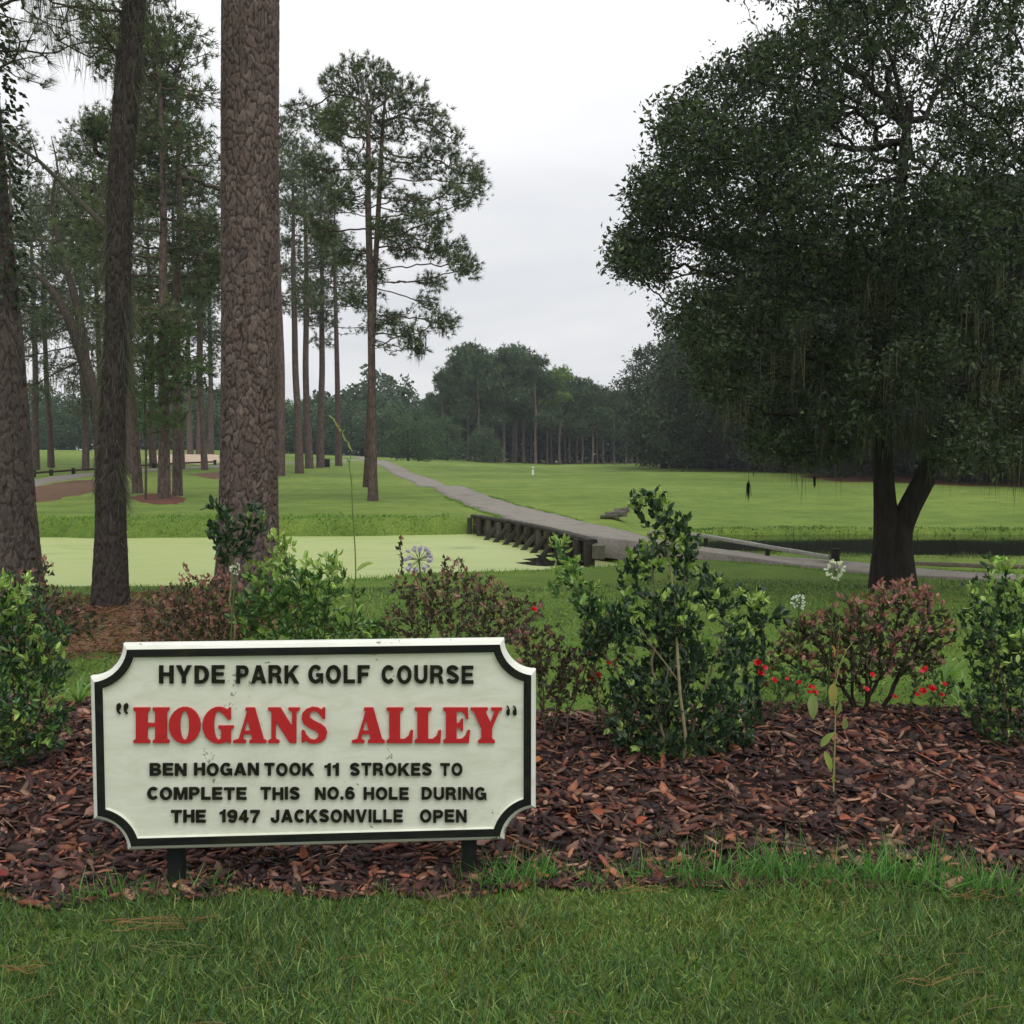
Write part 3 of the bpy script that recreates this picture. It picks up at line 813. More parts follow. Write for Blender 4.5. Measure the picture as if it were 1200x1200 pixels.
_gl = {}
def glyph(ch, bold=0):
    if ch not in _gl: _gl[ch] = fill(SANS[ch][0])
    return _gl[ch]

def raised(name, V2, F, mat, y0=-.016, y1=-.026, slant=.0014):
    """raise a flat glyph: front face, and sides that spread a little to the panel"""
    V2 = np.asarray(V2, float)
    bm = bmesh.new(); vs = [bm.verts.new((x, y1, z)) for x, z in V2]
    for f in F:
        try: bm.faces.new([vs[k] for k in f])
        except ValueError: pass
    bmesh.ops.recalc_face_normals(bm, faces=bm.faces[:])
    if sum(f.normal.y for f in bm.faces) > 0: bmesh.ops.reverse_faces(bm, faces=bm.faces[:])
    be = [e_ for e_ in bm.edges if len(e_.link_faces) == 1]
    ret = bmesh.ops.extrude_edge_only(bm, edges=be)
    for v in ret['geom']:
        if isinstance(v, bmesh.types.BMVert): v.co.y = y0 - .0006
    bmesh.ops.recalc_face_normals(bm, faces=bm.faces[:])
    me = bpy.data.meshes.new(name); bm.to_mesh(me); bm.free()
    part(name, me, mat)

def word(txt, x0, x1, y0, y1, mat, bold=.028, gap=.16):
    G = [glyph(c, bold) for c in txt]
    wd = [SANS[c][1] for c in txt]
    tot = sum(wd) + gap * (len(wd) - 1)
    xa = x0; u = (x1 - x0) / tot
    for g, w_, c in zip(G, wd, txt):
        jy = random.uniform(-.35, .35)
        P = []
        for (a, b) in g[0]:
            P.append(sign_pt(xa + a * u, y1 + jy - b * (y1 - y0)))
        raised('letter', P, g[1], mat)
        xa += (w_ + gap) * u
BL = M['sign_letter']
for t_, a, b in (('HYDE', 186, 262.8), ('PARK', 276.6, 350), ('GOLF', 361, 433), ('COURSE', 447, 555)): word(t_, a, b, 780.3, 801.3, BL, .026)
for t_, a, b in (('BEN', 175, 218), ('HOGAN', 227, 303), ('TOOK', 309.5, 367.6), ('11', 380, 397), ('STROKES', 410, 506), ('TO', 516, 542)): word(t_, a, b, 895, 909.4, BL, .042, .13)
for t_, a, b in (('COMPLETE', 172, 288.5), ('THIS', 305, 351), ('NO.6', 369, 415.7), ('HOLE', 426, 479), ('DURING', 494, 570)): word(t_, a, b, 923.3, 937.5, BL, .042, .13)
for t_, a, b in (('THE', 200, 240.6), ('1947', 257, 304), ('JACKSONVILLE', 317, 472), ('OPEN', 492, 547)): word(t_, a, b, 949.8, 964.3, BL, .042, .13)

# heavy slab-serif capitals, on a unit cap height: (outer loops and holes, width)
SER = {
 'H': ([[(0, 0), (.47, 0), (.47, .07), (.40, .12), (.40, .46), (.62, .46), (.62, .12), (.55, .07), (.55, 0), (1.02, 0), (1.02, .07), (.95, .12), (.95, .88), (1.02, .93), (1.02, 1), (.55, 1), (.55, .93), (.62, .88), (.62, .56), (.40, .56), (.40, .88), (.47, .93), (.47, 1), (0, 1), (0, .93), (.07, .88), (.07, .12), (0, .07)]], 1.02),
 'O': ([oval(.46, .5, .46, .52), oval(.46, .5, .135, .42, 16)], .92),
 'G': ([arc(.47, .5, .47, .52, 52, 300, 24) + [(.70, .06), (.74, 0), (.82, 0), (.82, .38), (.90, .42), (.90, .49), (.46, .49), (.46, .42), (.54, .38), (.54, .16)] + arc(.46, .5, .13, .42, 300, 60, 12)[::1] + [(.62, .80), (.74, .66), (.82, .66), (.82, 1.0), (.76, 1.0), (.72, .93)]], .90),
 'A': ([[(-.02, 0), (.36, 0), (.36, .07), (.27, .11), (.30, .25), (.52, .25), (.555, .11), (.47, .07), (.47, 0), (.98, 0), (.98, .07), (.90, .11), (.63, 1.0), (.36, 1.0), (.34, .93), (.40, .90), (.14, .11), (-.02, .07)], [(.325, .34), (.40, .68), (.50, .34)]], .96),
 'N': ([[(0, 0), (.34, 0), (.34, .07), (.23, .12), (.23, .62), (.66, 0), (.86, 0), (.86, .88), (.96, .93), (.96, 1), (.62, 1), (.62, .93), (.73, .88), (.73, .46), (.37, 1), (0, 1), (0, .93), (.10, .88), (.10, .12), (0, .07)]], .96),
 'S': ([[(.02, .02), (.09, .02), (.13, .08), (.24, .0), (.40, -.02), (.60, .02), (.74, .13), (.78, .30), (.72, .44), (.58, .54), (.36, .64), (.26, .72), (.27, .84), (.36, .91), (.48, .88), (.60, .76), (.65, .68), (.72, .68), (.72, 1.0), (.65, 1.0), (.61, .94), (.50, 1.0), (.34, 1.02), (.16, .96), (.04, .84), (.02, .68), (.08, .54), (.22, .44), (.44, .34), (.53, .26), (.50, .14), (.40, .08), (.27, .11), (.15, .24), (.09, .36), (.02, .36)]], .78),
 'L': ([[(0, 0), (.80, 0), (.82, .36), (.74, .36), (.68, .20), (.56, .11), (.42, .11), (.42, .88), (.52, .93), (.52, 1), (0, 1), (0, .93), (.08, .88), (.08, .12), (0, .07)]], .82),
 'E': ([[(0, 0), (.80, 0), (.84, .36), (.76, .36), (.69, .20), (.58, .11), (.42, .11), (.42, .46), (.50, .44), (.56, .34), (.62, .34), (.62, .68), (.56, .68), (.50, .57), (.42, .55), (.42, .89), (.56, .89), (.66, .82), (.72, .68), (.79, .68), (.77, 1), (0, 1), (0, .93), (.08, .88), (.08, .12), (0, .07)]], .84),
 'Y': ([[(.22, 0), (.76, 0), (.76, .07), (.67, .12), (.67, .42), (.90, .90), (.99, .93), (.99, 1), (.64, 1), (.64, .93), (.75, .89), (.62, .58), (.46, .89), (.53, .93), (.53, 1), (-.02, 1), (-.02, .93), (.07, .89), (.32, .40), (.32, .12), (.22, .07)]], .98),
}
def serif(ch, x0, x1, y0, y1, mat, name='letter', data=None):
    loops, w_ = data or SER[ch]
    c = bpy.data.curves.new('s', 'CURVE'); c.dimensions = '2D'; c.fill_mode = 'FRONT'
    for lp in loops:
        s = c.splines.new('POLY'); s.points.add(len(lp) - 1); s.use_cyclic_u = True
        for k, (a, b) in enumerate(lp): s.points[k].co = (a, b, 0, 1)
    o = bpy.data.objects.new('s', c); COL.objects.link(o)
    me = bpy.data.meshes.new_from_object(o.evaluated_get(bpy.context.evaluated_depsgraph_get())); bpy.data.objects.remove(o)
    V = [v.co[:2] for v in me.vertices]; F = [tuple(p_.vertices) for p_ in me.polygons]
    bpy.data.meshes.remove(me)
    P = [sign_pt(x0 + a / w_ * (x1 - x0), y1 - b * (y1 - y0)) for a, b in V]
    raised(name, P, F, mat, y1=-.027)
for ch, a, b in (('H', 156, 198), ('O', 197.5, 234.6), ('G', 237, 273.5), ('A', 274, 311), ('N', 314, 351), ('S', 352.5, 383.2), ('A', 413, 450), ('L', 453, 484), ('L', 486, 517), ('E', 519.5, 551), ('Y', 552.5, 588)):
    serif(ch, a, b, 829.5, 871, M['sign_red'])
# quotation marks: a ball with a tapering tail
QM = ([arc(.42, .70, .30, .30, -20, 200, 12) + [(.12, .45), (.28, .18), (.60, 0), (.66, .08), (.46, .26), (.42, .42), (.58, .44)]], 1.0)
QC = ([[(1 - a, 1 - b) for a, b in QM[0][0]]], 1.0)
for a, b, d_ in ((135, 143.5, QM), (143.5, 152, QM)): serif('', a, b, 824.5, 837.5, BL, 'quotation_mark', d_)
for a, b, d_ in ((591.5, 598.5, QC), (599, 606.5, QC)): serif('', a, b, 827, 839, BL, 'quotation_mark', d_)

# ------------------------------------------------------------------ bulkhead beside the path
def wcol(n=1, r=rng): return shade_pick(n, [lin(70, 66, 60), lin(88, 84, 76), lin(56, 52, 48), lin(76, 70, 60)], r, .18)
def beam(name, p0, p1, w, h, parent, mat='wood', cols=None, jit=.006, r=rng):
    """a squared timber from p0 to p1 with worn, uneven faces"""
    p0 = np.array(p0, float); p1 = np.array(p1, float); d = p1 - p0; L_ = np.linalg.norm(d); d = d / L_
    up = np.array([0, 0, 1.]) if abs(d[2]) < .95 else np.array([0, 1., 0])
    x = unit(np.cross(d, up)); z = np.cross(x, d)
    n = 5; V = []
    prof = [(-.5, -.42), (-.42, -.5), (.42, -.5), (.5, -.42), (.5, .42), (.42, .5), (-.42, .5), (-.5, .42)]
    for k in range(n):
        c = p0 + d * L_ * k / (n - 1)
        for a, b in prof: V.append(c + x * (a * w + r.normal() * jit) + z * (b * h + r.normal() * jit))
    k = np.arange(8); k2 = (k + 1) % 8
    Q = np.concatenate([np.stack([k, k2, k2 + 8, k + 8], 1) + 8 * j for j in range(n - 1)])
    V = np.array(V); c = wcol(1)[0] if cols is None else cols
    acc = Acc(); acc.add(V, Q, c)
    cap0 = np.array([(0, k_ + 1, k_) for k_ in range(1, 7)]); acc.add(V[:8], cap0, c); acc.add(V[-8:], cap0[:, ::-1], c)
    return link(name, acc.mesh(name), M[mat], parent)
BA = np.array([-.98, 25.6]); BB = np.array([1.42, 18.1])
def bpt(t, off=0):
    d = unit(BB - BA); nrm = np.array([-d[1], d[0]])      # nrm points towards the path (+x)
    q = BA + (BB - BA) * t + (nrm if nrm[0] > 0 else -nrm) * off + np.array([.22, .12]) * math.sin(t * math.pi)
    return q
bk = empty('timber_bulkhead', (BA[0], BA[1], 0), 'dark timber retaining wall with leaning braces between the green pond and the cart path', 'retaining wall')
NB = 12
for k in range(NB):
    a, b = bpt(k / NB, .03), bpt((k + 1) / NB, .03)
    for j in range(3):
        z = -.07 - j * .2
        beam('plank', (*(a + (b - a) * .004), z), (*(b - (b - a) * .004), z + random.uniform(-.01, .01)), .05, .19, bk, jit=.004, cols=wcol(1)[0] * (.9 if j else 1.1))
    beam('cap_timber', (*bpt(k / NB, .02), .055), (*bpt((k + .985) / NB, .02), .055), .17, .07, bk, jit=.005, cols=lin(58, 55, 50))
for k in range(NB + 1):
    q = bpt(k / NB, -.08); h = .02 + random.uniform(-.02, .03)
    beam('post', (*q, -.8), (*q, h), .12, .12, bk, cols=wcol(1)[0] * .8)
    if 3 <= k <= 10:
        q2 = bpt(k / NB - .022, -.62 - random.uniform(0, .06)); q1 = bpt(k / NB, -.15)
        beam('brace', (*q2, -.75), (*q1, -.10), .085, .10, bk, cols=lin(66, 66, 56) * random.uniform(.6, 1.3))
e_ = empty('timber_end_block', (*bpt(1.02), 0), 'pale weathered block closing the near end of the bulkhead beside the path', 'block')
bx_ = beam('block', (*bpt(1.0, .10), -.12), (bpt(1.0)[0] + .10, bpt(1.0)[1] - .22, -.12), .20, .24, e_, 'stone', lin(128, 124, 108) * .6, .012)
# white rail by the creek
rl = empty('low_rail', (3.5, 18.6, 0), 'long pale low rail beside the creek, ending at a short dark post', 'rail')
RP = [(2.75, 20.3), (3.66, 19.25), (4.55, 18.15), (5.35, 17.2)]
RZ = [.05, .05, -.05, -.14]
for k in range(3):
    beam('rail', (*RP[k], RZ[k]), (*RP[k + 1], RZ[k + 1]), .06, .07, rl, 'stone', lin(186, 186, 172) * .62, .002)
for (x, y), z in zip(RP[:-1], RZ): beam('support', (x, y + .02, -.55), (x, y + .02, z - .03), .07, .07, rl, jit=.003)
beam('post', (5.42, 17.1, -.5), (5.42, 17.1, .02), .13, .13, rl, cols=lin(46, 42, 38))
rl = empty('low_rail', (6.4, 16.7, 0), 'short pale low rail right of the oak trunk beside the creek', 'rail')
for a, b in (((6.35, 16.7, -.18), (7.6, 16.1, -.17)), ((7.6, 16.1, -.17), (9.3, 15.7, -.16))): beam('rail', a, b, .07, .07, rl, 'stone', lin(150, 140, 120) * .6, .003)
for x, y in ((6.4, 16.68), (7.6, 16.1), (9.2, 15.72)): beam('support', (x, y, -.5), (x, y, -.2), .08, .08, rl)
_r = np.random.default_rng(8); _n = 9000; _a = _r.uniform(0, 6.28, _n); _q = np.sqrt(_r.random(_n)) * 1.08
_x = -3.95 + 1.75 * _q * np.cos(_a); _y = 9.65 + 1.85 * _q * np.sin(_a); acc = Acc()
_d = unit(np.stack([_r.normal(size=_n), _r.normal(size=_n), np.abs(_r.normal(size=_n)) * .25 + .05], 1)); _l = _r.uniform(.03, .1, _n)
scatter(acc, BLADE_V * np.array([1, 1, .3]), BLADE_F, np.stack([_x, _y, ground(_x, _y) + .02], 1), frames(_d, _r), np.stack([_r.uniform(.006, .02, _n), _l, _l], 1), shade_pick(_n, [lin(96, 66, 50), lin(120, 84, 62), lin(78, 54, 44), lin(140, 104, 78), lin(84, 86, 50)], _r, .25))
tag(link('leaf_litter', acc.mesh('leaf_litter'), M['grass']), 'brown leaf and needle litter round the foot of the leaning mossy tree', 'litter', kind='stuff')
# tumbled slabs at the bridge's far corner
q = on_ground(722, 608)
cb = empty('broken_curb', q, 'two tumbled pale curb slabs on the fairway beside the path', 'curb')
beam('slab', (q[0] - .2, q[1] + .15, .07), (q[0] + .22, q[1] - .05, .10), .34, .15, cb, 'stone', lin(112, 108, 96) * .6, .014)
beam('slab', (q[0] + .02, q[1] + .45, .14), (q[0] + .36, q[1] + .35, .19), .3, .13, cb, 'stone', lin(126, 120, 104) * .6, .014)
beam('slab', (q[0] - .36, q[1] - .2, .03), (q[0] - .02, q[1] - .4, .05), .26, .10, cb, 'stone', lin(100, 98, 84) * .6, .014)

# fence beside the far cart path
def fence(pts, label, h):
    P_ = [on_ground(*q) for q in pts]
    f = empty('post_and_rail_fence', P_[0], label, 'fence')
    for q in P_: beam('post', (q[0], q[1], q[2] - .2), (q[0], q[1], q[2] + h), .20, .20, f, cols=lin(44, 36, 28))
    for a, b in zip(P_[:-1], P_[1:]):
        beam('rail', (a[0] + .1, a[1] - .12, a[2] + h * .62), (b[0] - .1, b[1] - .12, b[2] + h * .62), .09, .13, f, cols=lin(58, 48, 36))
fence([(8, 561), (40, 559), (60, 557.5), (86, 555.5), (113, 554)], 'low dark post and rail fence at the far left beside the cart path', .42)
fence([(151, 550.5), (180, 549), (215, 546.5), (252, 545)], 'low dark post and rail fence seen between the pine trunks before the bunker', .42)
# marker stake on the fairway
q = on_ground(624.5, 557)
st = empty('marker_stake', q, 'small white marker stake standing alone on the fairway', 'stake')
o = box_mesh('stake', .16, .10, .62, .02); part('stake', o, M['sign_rim'], st)
o = box_mesh('stake_band', .175, .115, .07, .01, .42); part('stake_band', o, M['post'], st)
# small bin near the pines
q = on_ground(383.5, 547.5)
bn = empty('course_bin', q, 'small dark slatted bin standing beside the group of pine trunks', 'bin')
for k in range(4):
    me = box_mesh('slat', .09, .03, .62, .006)
    for v in me.vertices: v.co += Vector((-.17 + .113 * k, -.16, .02))
    part('slat', me, M['post'], bn)
o = box_mesh('body', .42, .28, .6, .02); part('body', o, M['post'], bn)
o = box_mesh('lid', .5, .38, .07, .02, .62); part('lid', o, M['post'], bn)

# ------------------------------------------------------------------ near pine trunks with plated bark
def plated_trunk(name, pts, rads, cell, depth, parent, seed, pal, nth=150, dz=.02, groove=(.036, .026, .023), flat=.2, wander=.0):
    r = np.random.default_rng(seed)
    pts = np.array(pts, float); zs = np.r_[np.arange(pts[0, 2], 8.1, dz), np.arange(8.1, pts[-1, 2], .09)]
    cx = np.interp(zs, pts[:, 2], pts[:, 0]); cy = np.interp(zs, pts[:, 2], pts[:, 1]); rr = np.interp(zs, pts[:, 2], rads)
    for _ in range(30):
        for a_ in (cx, cy, rr): a_[1:-1] = (a_[:-2] + 2 * a_[1:-1] + a_[2:]) / 4
    th = np.arange(nth) / nth * 2 * math.pi
    TH, ZZ = np.meshgrid(th, zs)
    Rm = float(np.mean(rads)); U = TH * Rm; C = 2 * math.pi * Rm
    cw, ch = cell; nu = max(4, int(round(C / cw))); cw = C / nu
    kk = 32 / (2 * math.pi); wu = (vnoise(ZZ * 5, TH * kk) - .5) * cw * 1.3 + (vnoise(ZZ * 16, TH * kk * 2) - .5) * cw * .35; wz = (vnoise(ZZ * 5 + 7, TH * kk) - .5) * ch * 1.2 + (vnoise(ZZ * 14, TH * kk * 2 + 3) - .5) * ch * .3
    u = (U + wu) / cw; v = (ZZ + wz) / ch
    nv = int(zs[-1] / ch) + 6
    ju = r.random((nu, nv + 8)) * .8 + .1; jv = r.random((nu, nv + 8)) * .8 + .1; cellr = r.random((nu, nv + 8))
    iu = np.floor(u).astype(int); iv = np.floor(v).astype(int)
    f1 = np.full(u.shape, 9.); f2 = np.full(u.shape, 9.); cid = np.zeros(u.shape)
    for a_ in (-1, 0, 1):
        for b_ in (-1, 0, 1):
            I = iu + a_; J = iv + b_; Im = I % nu; Jm = np.clip(J + 3, 0, nv + 7)
            d = np.hypot(u - I - ju[Im, Jm], v - J - jv[Im, Jm])
            nb = d < f1
            f2 = np.where(nb, f1, np.minimum(f2, d)); cid = np.where(nb, cellr[Im, Jm], cid); f1 = np.where(nb, d, f1)
    edge = smooth(0.03, .2, f2 - f1)
    per = 24; fine = vnoise(TH * per / 2 / math.pi * 4, ZZ * 45) ; fine2 = vnoise(TH * per * 3, ZZ * 18 + 4)
    disp = depth * (edge * (.75 + .25 * cid) + .18 * fine * edge + .16 * fine2)
    RR = rr[:, None] + disp - depth * .6
    lob = 1 + .03 * np.sin(TH * 2 + ZZ * .3 + seed) + .02 * np.sin(TH * 3 + ZZ * .7)
    if wander: lob = lob + wander * np.sin(TH * 2 + ZZ * 1.4)
    RR = RR * lob
    X_ = cx[:, None] + RR * np.cos(TH); Y_ = cy[:, None] + RR * np.sin(TH)
    V = np.stack([X_, Y_, ZZ], 2).reshape(-1, 3)
    pal = np.array(pal); pm = pal.mean(0); c = (pm * .55 + .45 * pal[(cid * len(pal) * .999).astype(int)]) * (.72 + .35 * fine + .25 * fine2)[..., None]
    e2 = (smooth(0.03, .17, f2 - f1) * (.8 + .2 * fine))[..., None]
    c = np.array(groove) * (1 - e2) + c * e2
    nz = len(zs); k = np.arange(nth); k2 = (k + 1) % nth
    base = (np.arange(nz - 1) * nth)[:, None]
    F = np.stack([base + k, base + k2, base + k2 + nth, base + k + nth], 2).reshape(-1, 4)
    me = np_mesh(name, V, [F], c.reshape(-1, 3), True)
    return link(name, me, M['bark_near'], parent)

def shift_axis(pix, D):
    return [at(px, py, D) for px, py in pix]

GREYBARK = [lin(88, 77, 72), lin(106, 93, 87), lin(72, 64, 61), lin(98, 82, 74), lin(122, 108, 101)]
DARKBARK = [lin(52, 47, 44), lin(66, 60, 55), lin(44, 40, 38), lin(60, 54, 50)]
def fuzz(acc, cx, cy, zs, rr, n, lr, w, r, ang=None, pal=None):
    """hair-like moss hanging off a trunk"""
    pal = pal or [lin(92, 92, 82), lin(76, 77, 68), lin(108, 108, 98)]
    z = r.uniform(zs[0], zs[-1], n); x = np.interp(z, zs, cx); y = np.interp(z, zs, cy); q = np.interp(z, zs, rr)
    a = r.uniform(0, 6.28, n) if ang is None else r.choice(ang, n) + r.normal(size=n) * .45
    P = np.stack([x + q * np.cos(a), y + q * np.sin(a), z], 1)
    d = unit(np.stack([np.cos(a) * .35, np.sin(a) * .35, -np.ones(n)], 1) + r.normal(size=(n, 3)) * .22)
    l = r.uniform(*lr, n)
    scatter(acc, BLADE_V * np.array([1, 1, .4]), BLADE_F, P, frames(d, r), np.stack([np.full(n, w), l, l], 1), shade_pick(n, pal, r, .2))

TUFT_NEAR = tuft_template(26, .022, 1, .8, .6)
TUFT_MID = tuft_template(14, .085, 2, .85, .5)
TUFT_FAR = tuft_template(8, .26, 3, .9, .4)
PINE_G = [lin(82, 96, 66), lin(68, 82, 58), lin(98, 108, 74), lin(60, 72, 52)]

def crown_limbs(start_nodes, parents, attrs, step, infl, kill, r, trunk_r, tipr=.006, expo=.42, cap=9000, grav=0, jit=.15):
    P, par, cnt, kids = colonize(attrs, start_nodes, parents, step, infl, kill, r=r, cap=cap, grav=grav, jit=jit)
    rad = tipr * cnt ** expo
    return P, par, cnt, kids, rad

# T3: the large clean pine behind the sign
def near_pine(name, pix, D, rads, label, seed, crown_blobs, cell=(.072, .125), depth=.014, top=15.5, pal=GREYBARK, moss=False, group=None, nth=150, lean=(0, 0), tuft_n=1.0, tl=.2, dz=.019):
    r = np.random.default_rng(seed)
    A = shift_axis(pix, D); z0 = gz(A[0][0], D) - .1; A[0][2] = z0
    t = empty(name, (A[0][0], D, z0 + .1), label, 'tree', group)
    last = A[-1]
    A = A + [last + np.array([lean[0] * (top - last[2]), lean[1] * (top - last[2]), top - last[2]])]
    rads = list(rads) + [rads[-1] * .62]
    o = plated_trunk('trunk', A, rads, cell, depth, t, seed, pal, nth, dz, wander=.05 if moss else 0)
    # crown
    Az = np.array(A)
    zz = np.arange(max(3.6, last[2] - 2.6), top, .35)
    st = [np.array([np.interp(z, Az[:, 2], Az[:, 0]), np.interp(z, Az[:, 2], Az[:, 1]), z]) for z in zz]
    attrs = np.concatenate([ellipsoid_pts(int(n), c, rd, r) for c, rd, n in crown_blobs])
    P, par, cnt, kids, rad = crown_limbs(st, [-1] + list(range(len(st) - 1)), attrs, .16, 5, .2, r, .2, .006, .45)
    acc = Acc(); limb_mesh(acc, P, par, rad, lin(74, 66, 58), skip=len(st), r=r)
    if acc.n: link('limbs', acc.mesh('limbs', True), M['twig'], t)
    m = np.where((cnt <= 6) & (np.arange(len(P)) >= len(st)))[0]; m = np.repeat(m, 2)
    if tuft_n < 1: m = m[r.random(len(m)) < tuft_n]
    acc = Acc(); d = unit(P[m] - P[par[m]] + r.normal(size=(len(m), 3)) * .5 + np.array([0, 0, .3]))
    scatter(acc, *TUFT_NEAR, P[m] + r.normal(size=(len(m), 3)) * .05, frames(d, r), r.uniform(.7, 1.2, len(m)) * tl, shade_pick(len(m), PINE_G, r))
    link('crown', acc.mesh('crown'), M['needle'], t)['kind'] = 'stuff'
    return t, P, par, cnt, A

HB = lambda cx, cy, z, k=1.0: [((cx, cy, z), (2.6 * k, 2.6 * k, .8), 60), ((cx - 1.6, cy + .8, z + 1.3), (1.8, 1.8, .7), 50), ((cx + 1.7, cy - .6, z + 1.5), (1.8, 1.8, .7), 50), ((cx, cy, z + 2.7), (1.9, 1.9, .9), 70)]
c3 = at(293, 0, 12)
near_pine('large_pine_tree', [(290, 692), (290, 655), (290.5, 600), (291.5, 540), (292.5, 400), (293.5, 200), (294, 0)], 12, [.42, .37, .345, .33, .315, .315, .31],
          'thick straight pine trunk with grey plated bark rising behind the left half of the sign', 11, HB(c3[0], 12, 14.2), top=16.5, nth=200, dz=.0165)
b1 = [(tuple(at(18, 40, 11.2)), (.45, .8, .5), 90), (tuple(at(40, 75, 11.5)), (.25, .5, .25), 40), (tuple(at(-25, 130, 11.0)), (.35, .7, .4), 16), (tuple(at(40, -30, 11.0)), (1.2, 1.2, .7), 40)] + HB(-6.7, 11.4, 13)
t1, P1, pa1, cn1, A1 = near_pine('mossy_pine_tree', [(5, 704), (4, 680), (-1, 600), (-7, 500), (-12, 400), (-26, 233), (-46, 0)], 11.4, [.43, .40, .365, .345, .33, .30, .29],
          'thick pine trunk cut by the left picture edge, leafy vine on its upper side', 12, b1, cell=(.085, .17), depth=.013, top=15, pal=[lin(80, 72, 67), lin(94, 84, 78), lin(70, 63, 59), lin(88, 80, 74)], lean=(-.08, 0))
b2 = [(tuple(at(95, 25, 10.6)), (.42, .6, .38), 150), (tuple(at(70, -10, 10.8)), (.5, .6, .35), 110), (tuple(at(172, 20, 10.9)), (.22, .45, .4), 70), (tuple(at(120, 60, 11)), (.2, .4, .22), 50), (tuple(at(130, -60, 10.6)), (1.0, 1.0, .45), 60)] + HB(-3.9, 10.8, 11, .8)
t2, P2, pa2, cn2, A2 = near_pine('leaning_mossy_tree', [(129, 714), (129, 690), (129.5, 630), (129, 560), (132, 480), (136, 400), (139, 333), (142, 200), (149, 100), (158, 0)], 10.7, [.19, .165, .14, .128, .118, .113, .118, .113, .108, .10],
          'slender dark leaning trunk fringed with grey moss, left of the large pine', 13, b2, cell=(.055, .2), depth=.02, top=12.5, pal=DARKBARK, moss=True, nth=90, lean=(.06, 0), tuft_n=.8)
r2 = np.random.default_rng(31)
A2a = np.array(A2); acc = Acc()
zz = np.linspace(.4, 6.8, 80); cx = np.interp(zz, A2a[:, 2], A2a[:, 0]); cy = np.interp(zz, A2a[:, 2], A2a[:, 1])
rr2 = np.interp(zz, [0, 1, 3, 7], [.165, .14, .118, .105])
fuzz(acc, cx, cy, zz, rr2, 2400, (.03, .11), .0035, r2)
fuzz(acc, cx[10:], cy[10:], zz[10:], rr2[10:], 3000, (.05, .2), .0035, r2, ang=[0.1, 3.0, 3.3])
for zc, side in ((1.35, 1), (2.6, 1), (3.1, 1), (4.4, -1), (5.4, 1), (3.6, -1)):
    k = np.argmin(abs(zz - zc)); ks = slice(max(0, k - 3), k + 4)
    fuzz(acc, cx[ks], cy[ks], zz[ks], rr2[ks], 260, (.15, .42), .0035, r2, ang=[0.0 if side > 0 else math.pi])
# moss draped through the first limbs
mm = np.where((P2[:, 2] < 7.6) & (np.arange(len(P2)) > 22))[0]
if len(mm):
    mm = r2.choice(mm, 900); d = unit(np.tile([0, 0, -1.], (900, 1)) + r2.normal(size=(900, 3)) * .15)
    scatter(acc, BLADE_V * np.array([1, 1, .4]), BLADE_F, P2[mm] + r2.normal(size=(900, 3)) * .04, frames(d, r2), np.stack([np.full(900, .006), r2.uniform(.1, .45, 900), np.full(900, .2)], 1), shade_pick(900, [lin(74, 78, 66), lin(92, 96, 82)], r2))
link('hanging_moss', acc.mesh('hanging_moss'), M['moss'], t2)['kind'] = 'stuff'
# its one bare limb reaching out to the left
acc = Acc(); q = [at(*w) for w in ((139, 275, 10.8), (120, 262, 10.95), (95, 238, 11.2), (70, 212, 11.6), (45, 188, 12), (12, 166, 12.4), (-20, 150, 12.9))]
tube(acc, q, [.04, .034, .03, .026, .022, .017, .012], lin(70, 66, 54), 8)
for s_, e_, r_0 in ((2, (75, 190, 11.3), .014), (3, (60, 160, 12), .014), (4, (28, 205, 12.1), .012), (4, (30, 150, 12.2), .012)):
    a_ = q[s_]; b_ = at(*e_); tube(acc, [a_, (a_ + b_) / 2 + np.array([0, 0, .05]), b_], [r_0, r_0 * .7, .004], lin(80, 78, 62), 5)
link('bare_limb', acc.mesh('bare_limb', True), M['twig'], t2)
# vine leaves on T1
A1a = np.array(A1); n = 1300; z = r2.uniform(3.2, 7.2, n); a = r2.uniform(-1.9, .7, n)
x = np.interp(z, A1a[:, 2], A1a[:, 0]); y = np.interp(z, A1a[:, 2], A1a[:, 1]); q_ = .33 + np.abs(r2.normal(size=n)) * .09
Pv = np.stack([x + q_ * np.cos(a), y + q_ * np.sin(a), z], 1); acc = Acc()
d = unit(np.stack([np.cos(a), np.sin(a), -np.ones(n) * .8], 1) + r2.normal(size=(n, 3)) * .5)
scatter(acc, LEAF_V, LEAF_F, Pv, frames(d, r2), np.stack([np.full(n, .05), np.full(n, .075), np.full(n, .07)], 1), shade_pick(n, [lin(52, 66, 46), lin(64, 78, 52), lin(44, 56, 42)], r2))
link('vine_leaves', acc.mesh('vine_leaves'), M['leaf'], t1)['kind'] = 'stuff'
# small ferny moss low on T1, right side
acc = Acc(); zz = np.linspace(.4, 4, 50); fuzz(acc, np.interp(zz, A1a[:, 2], A1a[:, 0]), np.interp(zz, A1a[:, 2], A1a[:, 1]), zz, np.full(50, .36), 900, (.03, .09), .004, r2, ang=[-.2, -.8])
link('trunk_moss', acc.mesh('trunk_moss'), M['moss'], t1)['kind'] = 'stuff'

# ------------------------------------------------------------------ middle-distance pines
def trunk_tube(acc, pts, rads, col, sides=12, sub=6):
    pts = np.array(pts, float); n = (len(pts) - 1) * sub + 1
    s = np.linspace(0, len(pts) - 1, n)
    Q = np.stack([np.interp(s, np.arange(len(pts)), pts[:, k]) for k in range(3)], 1); rr = np.interp(s, np.arange(len(pts)), rads)
    for _ in range(4): Q[1:-1] = (Q[:-2] + 2 * Q[1:-1] + Q[2:]) / 4
    tube(acc, Q, rr, col, sides)

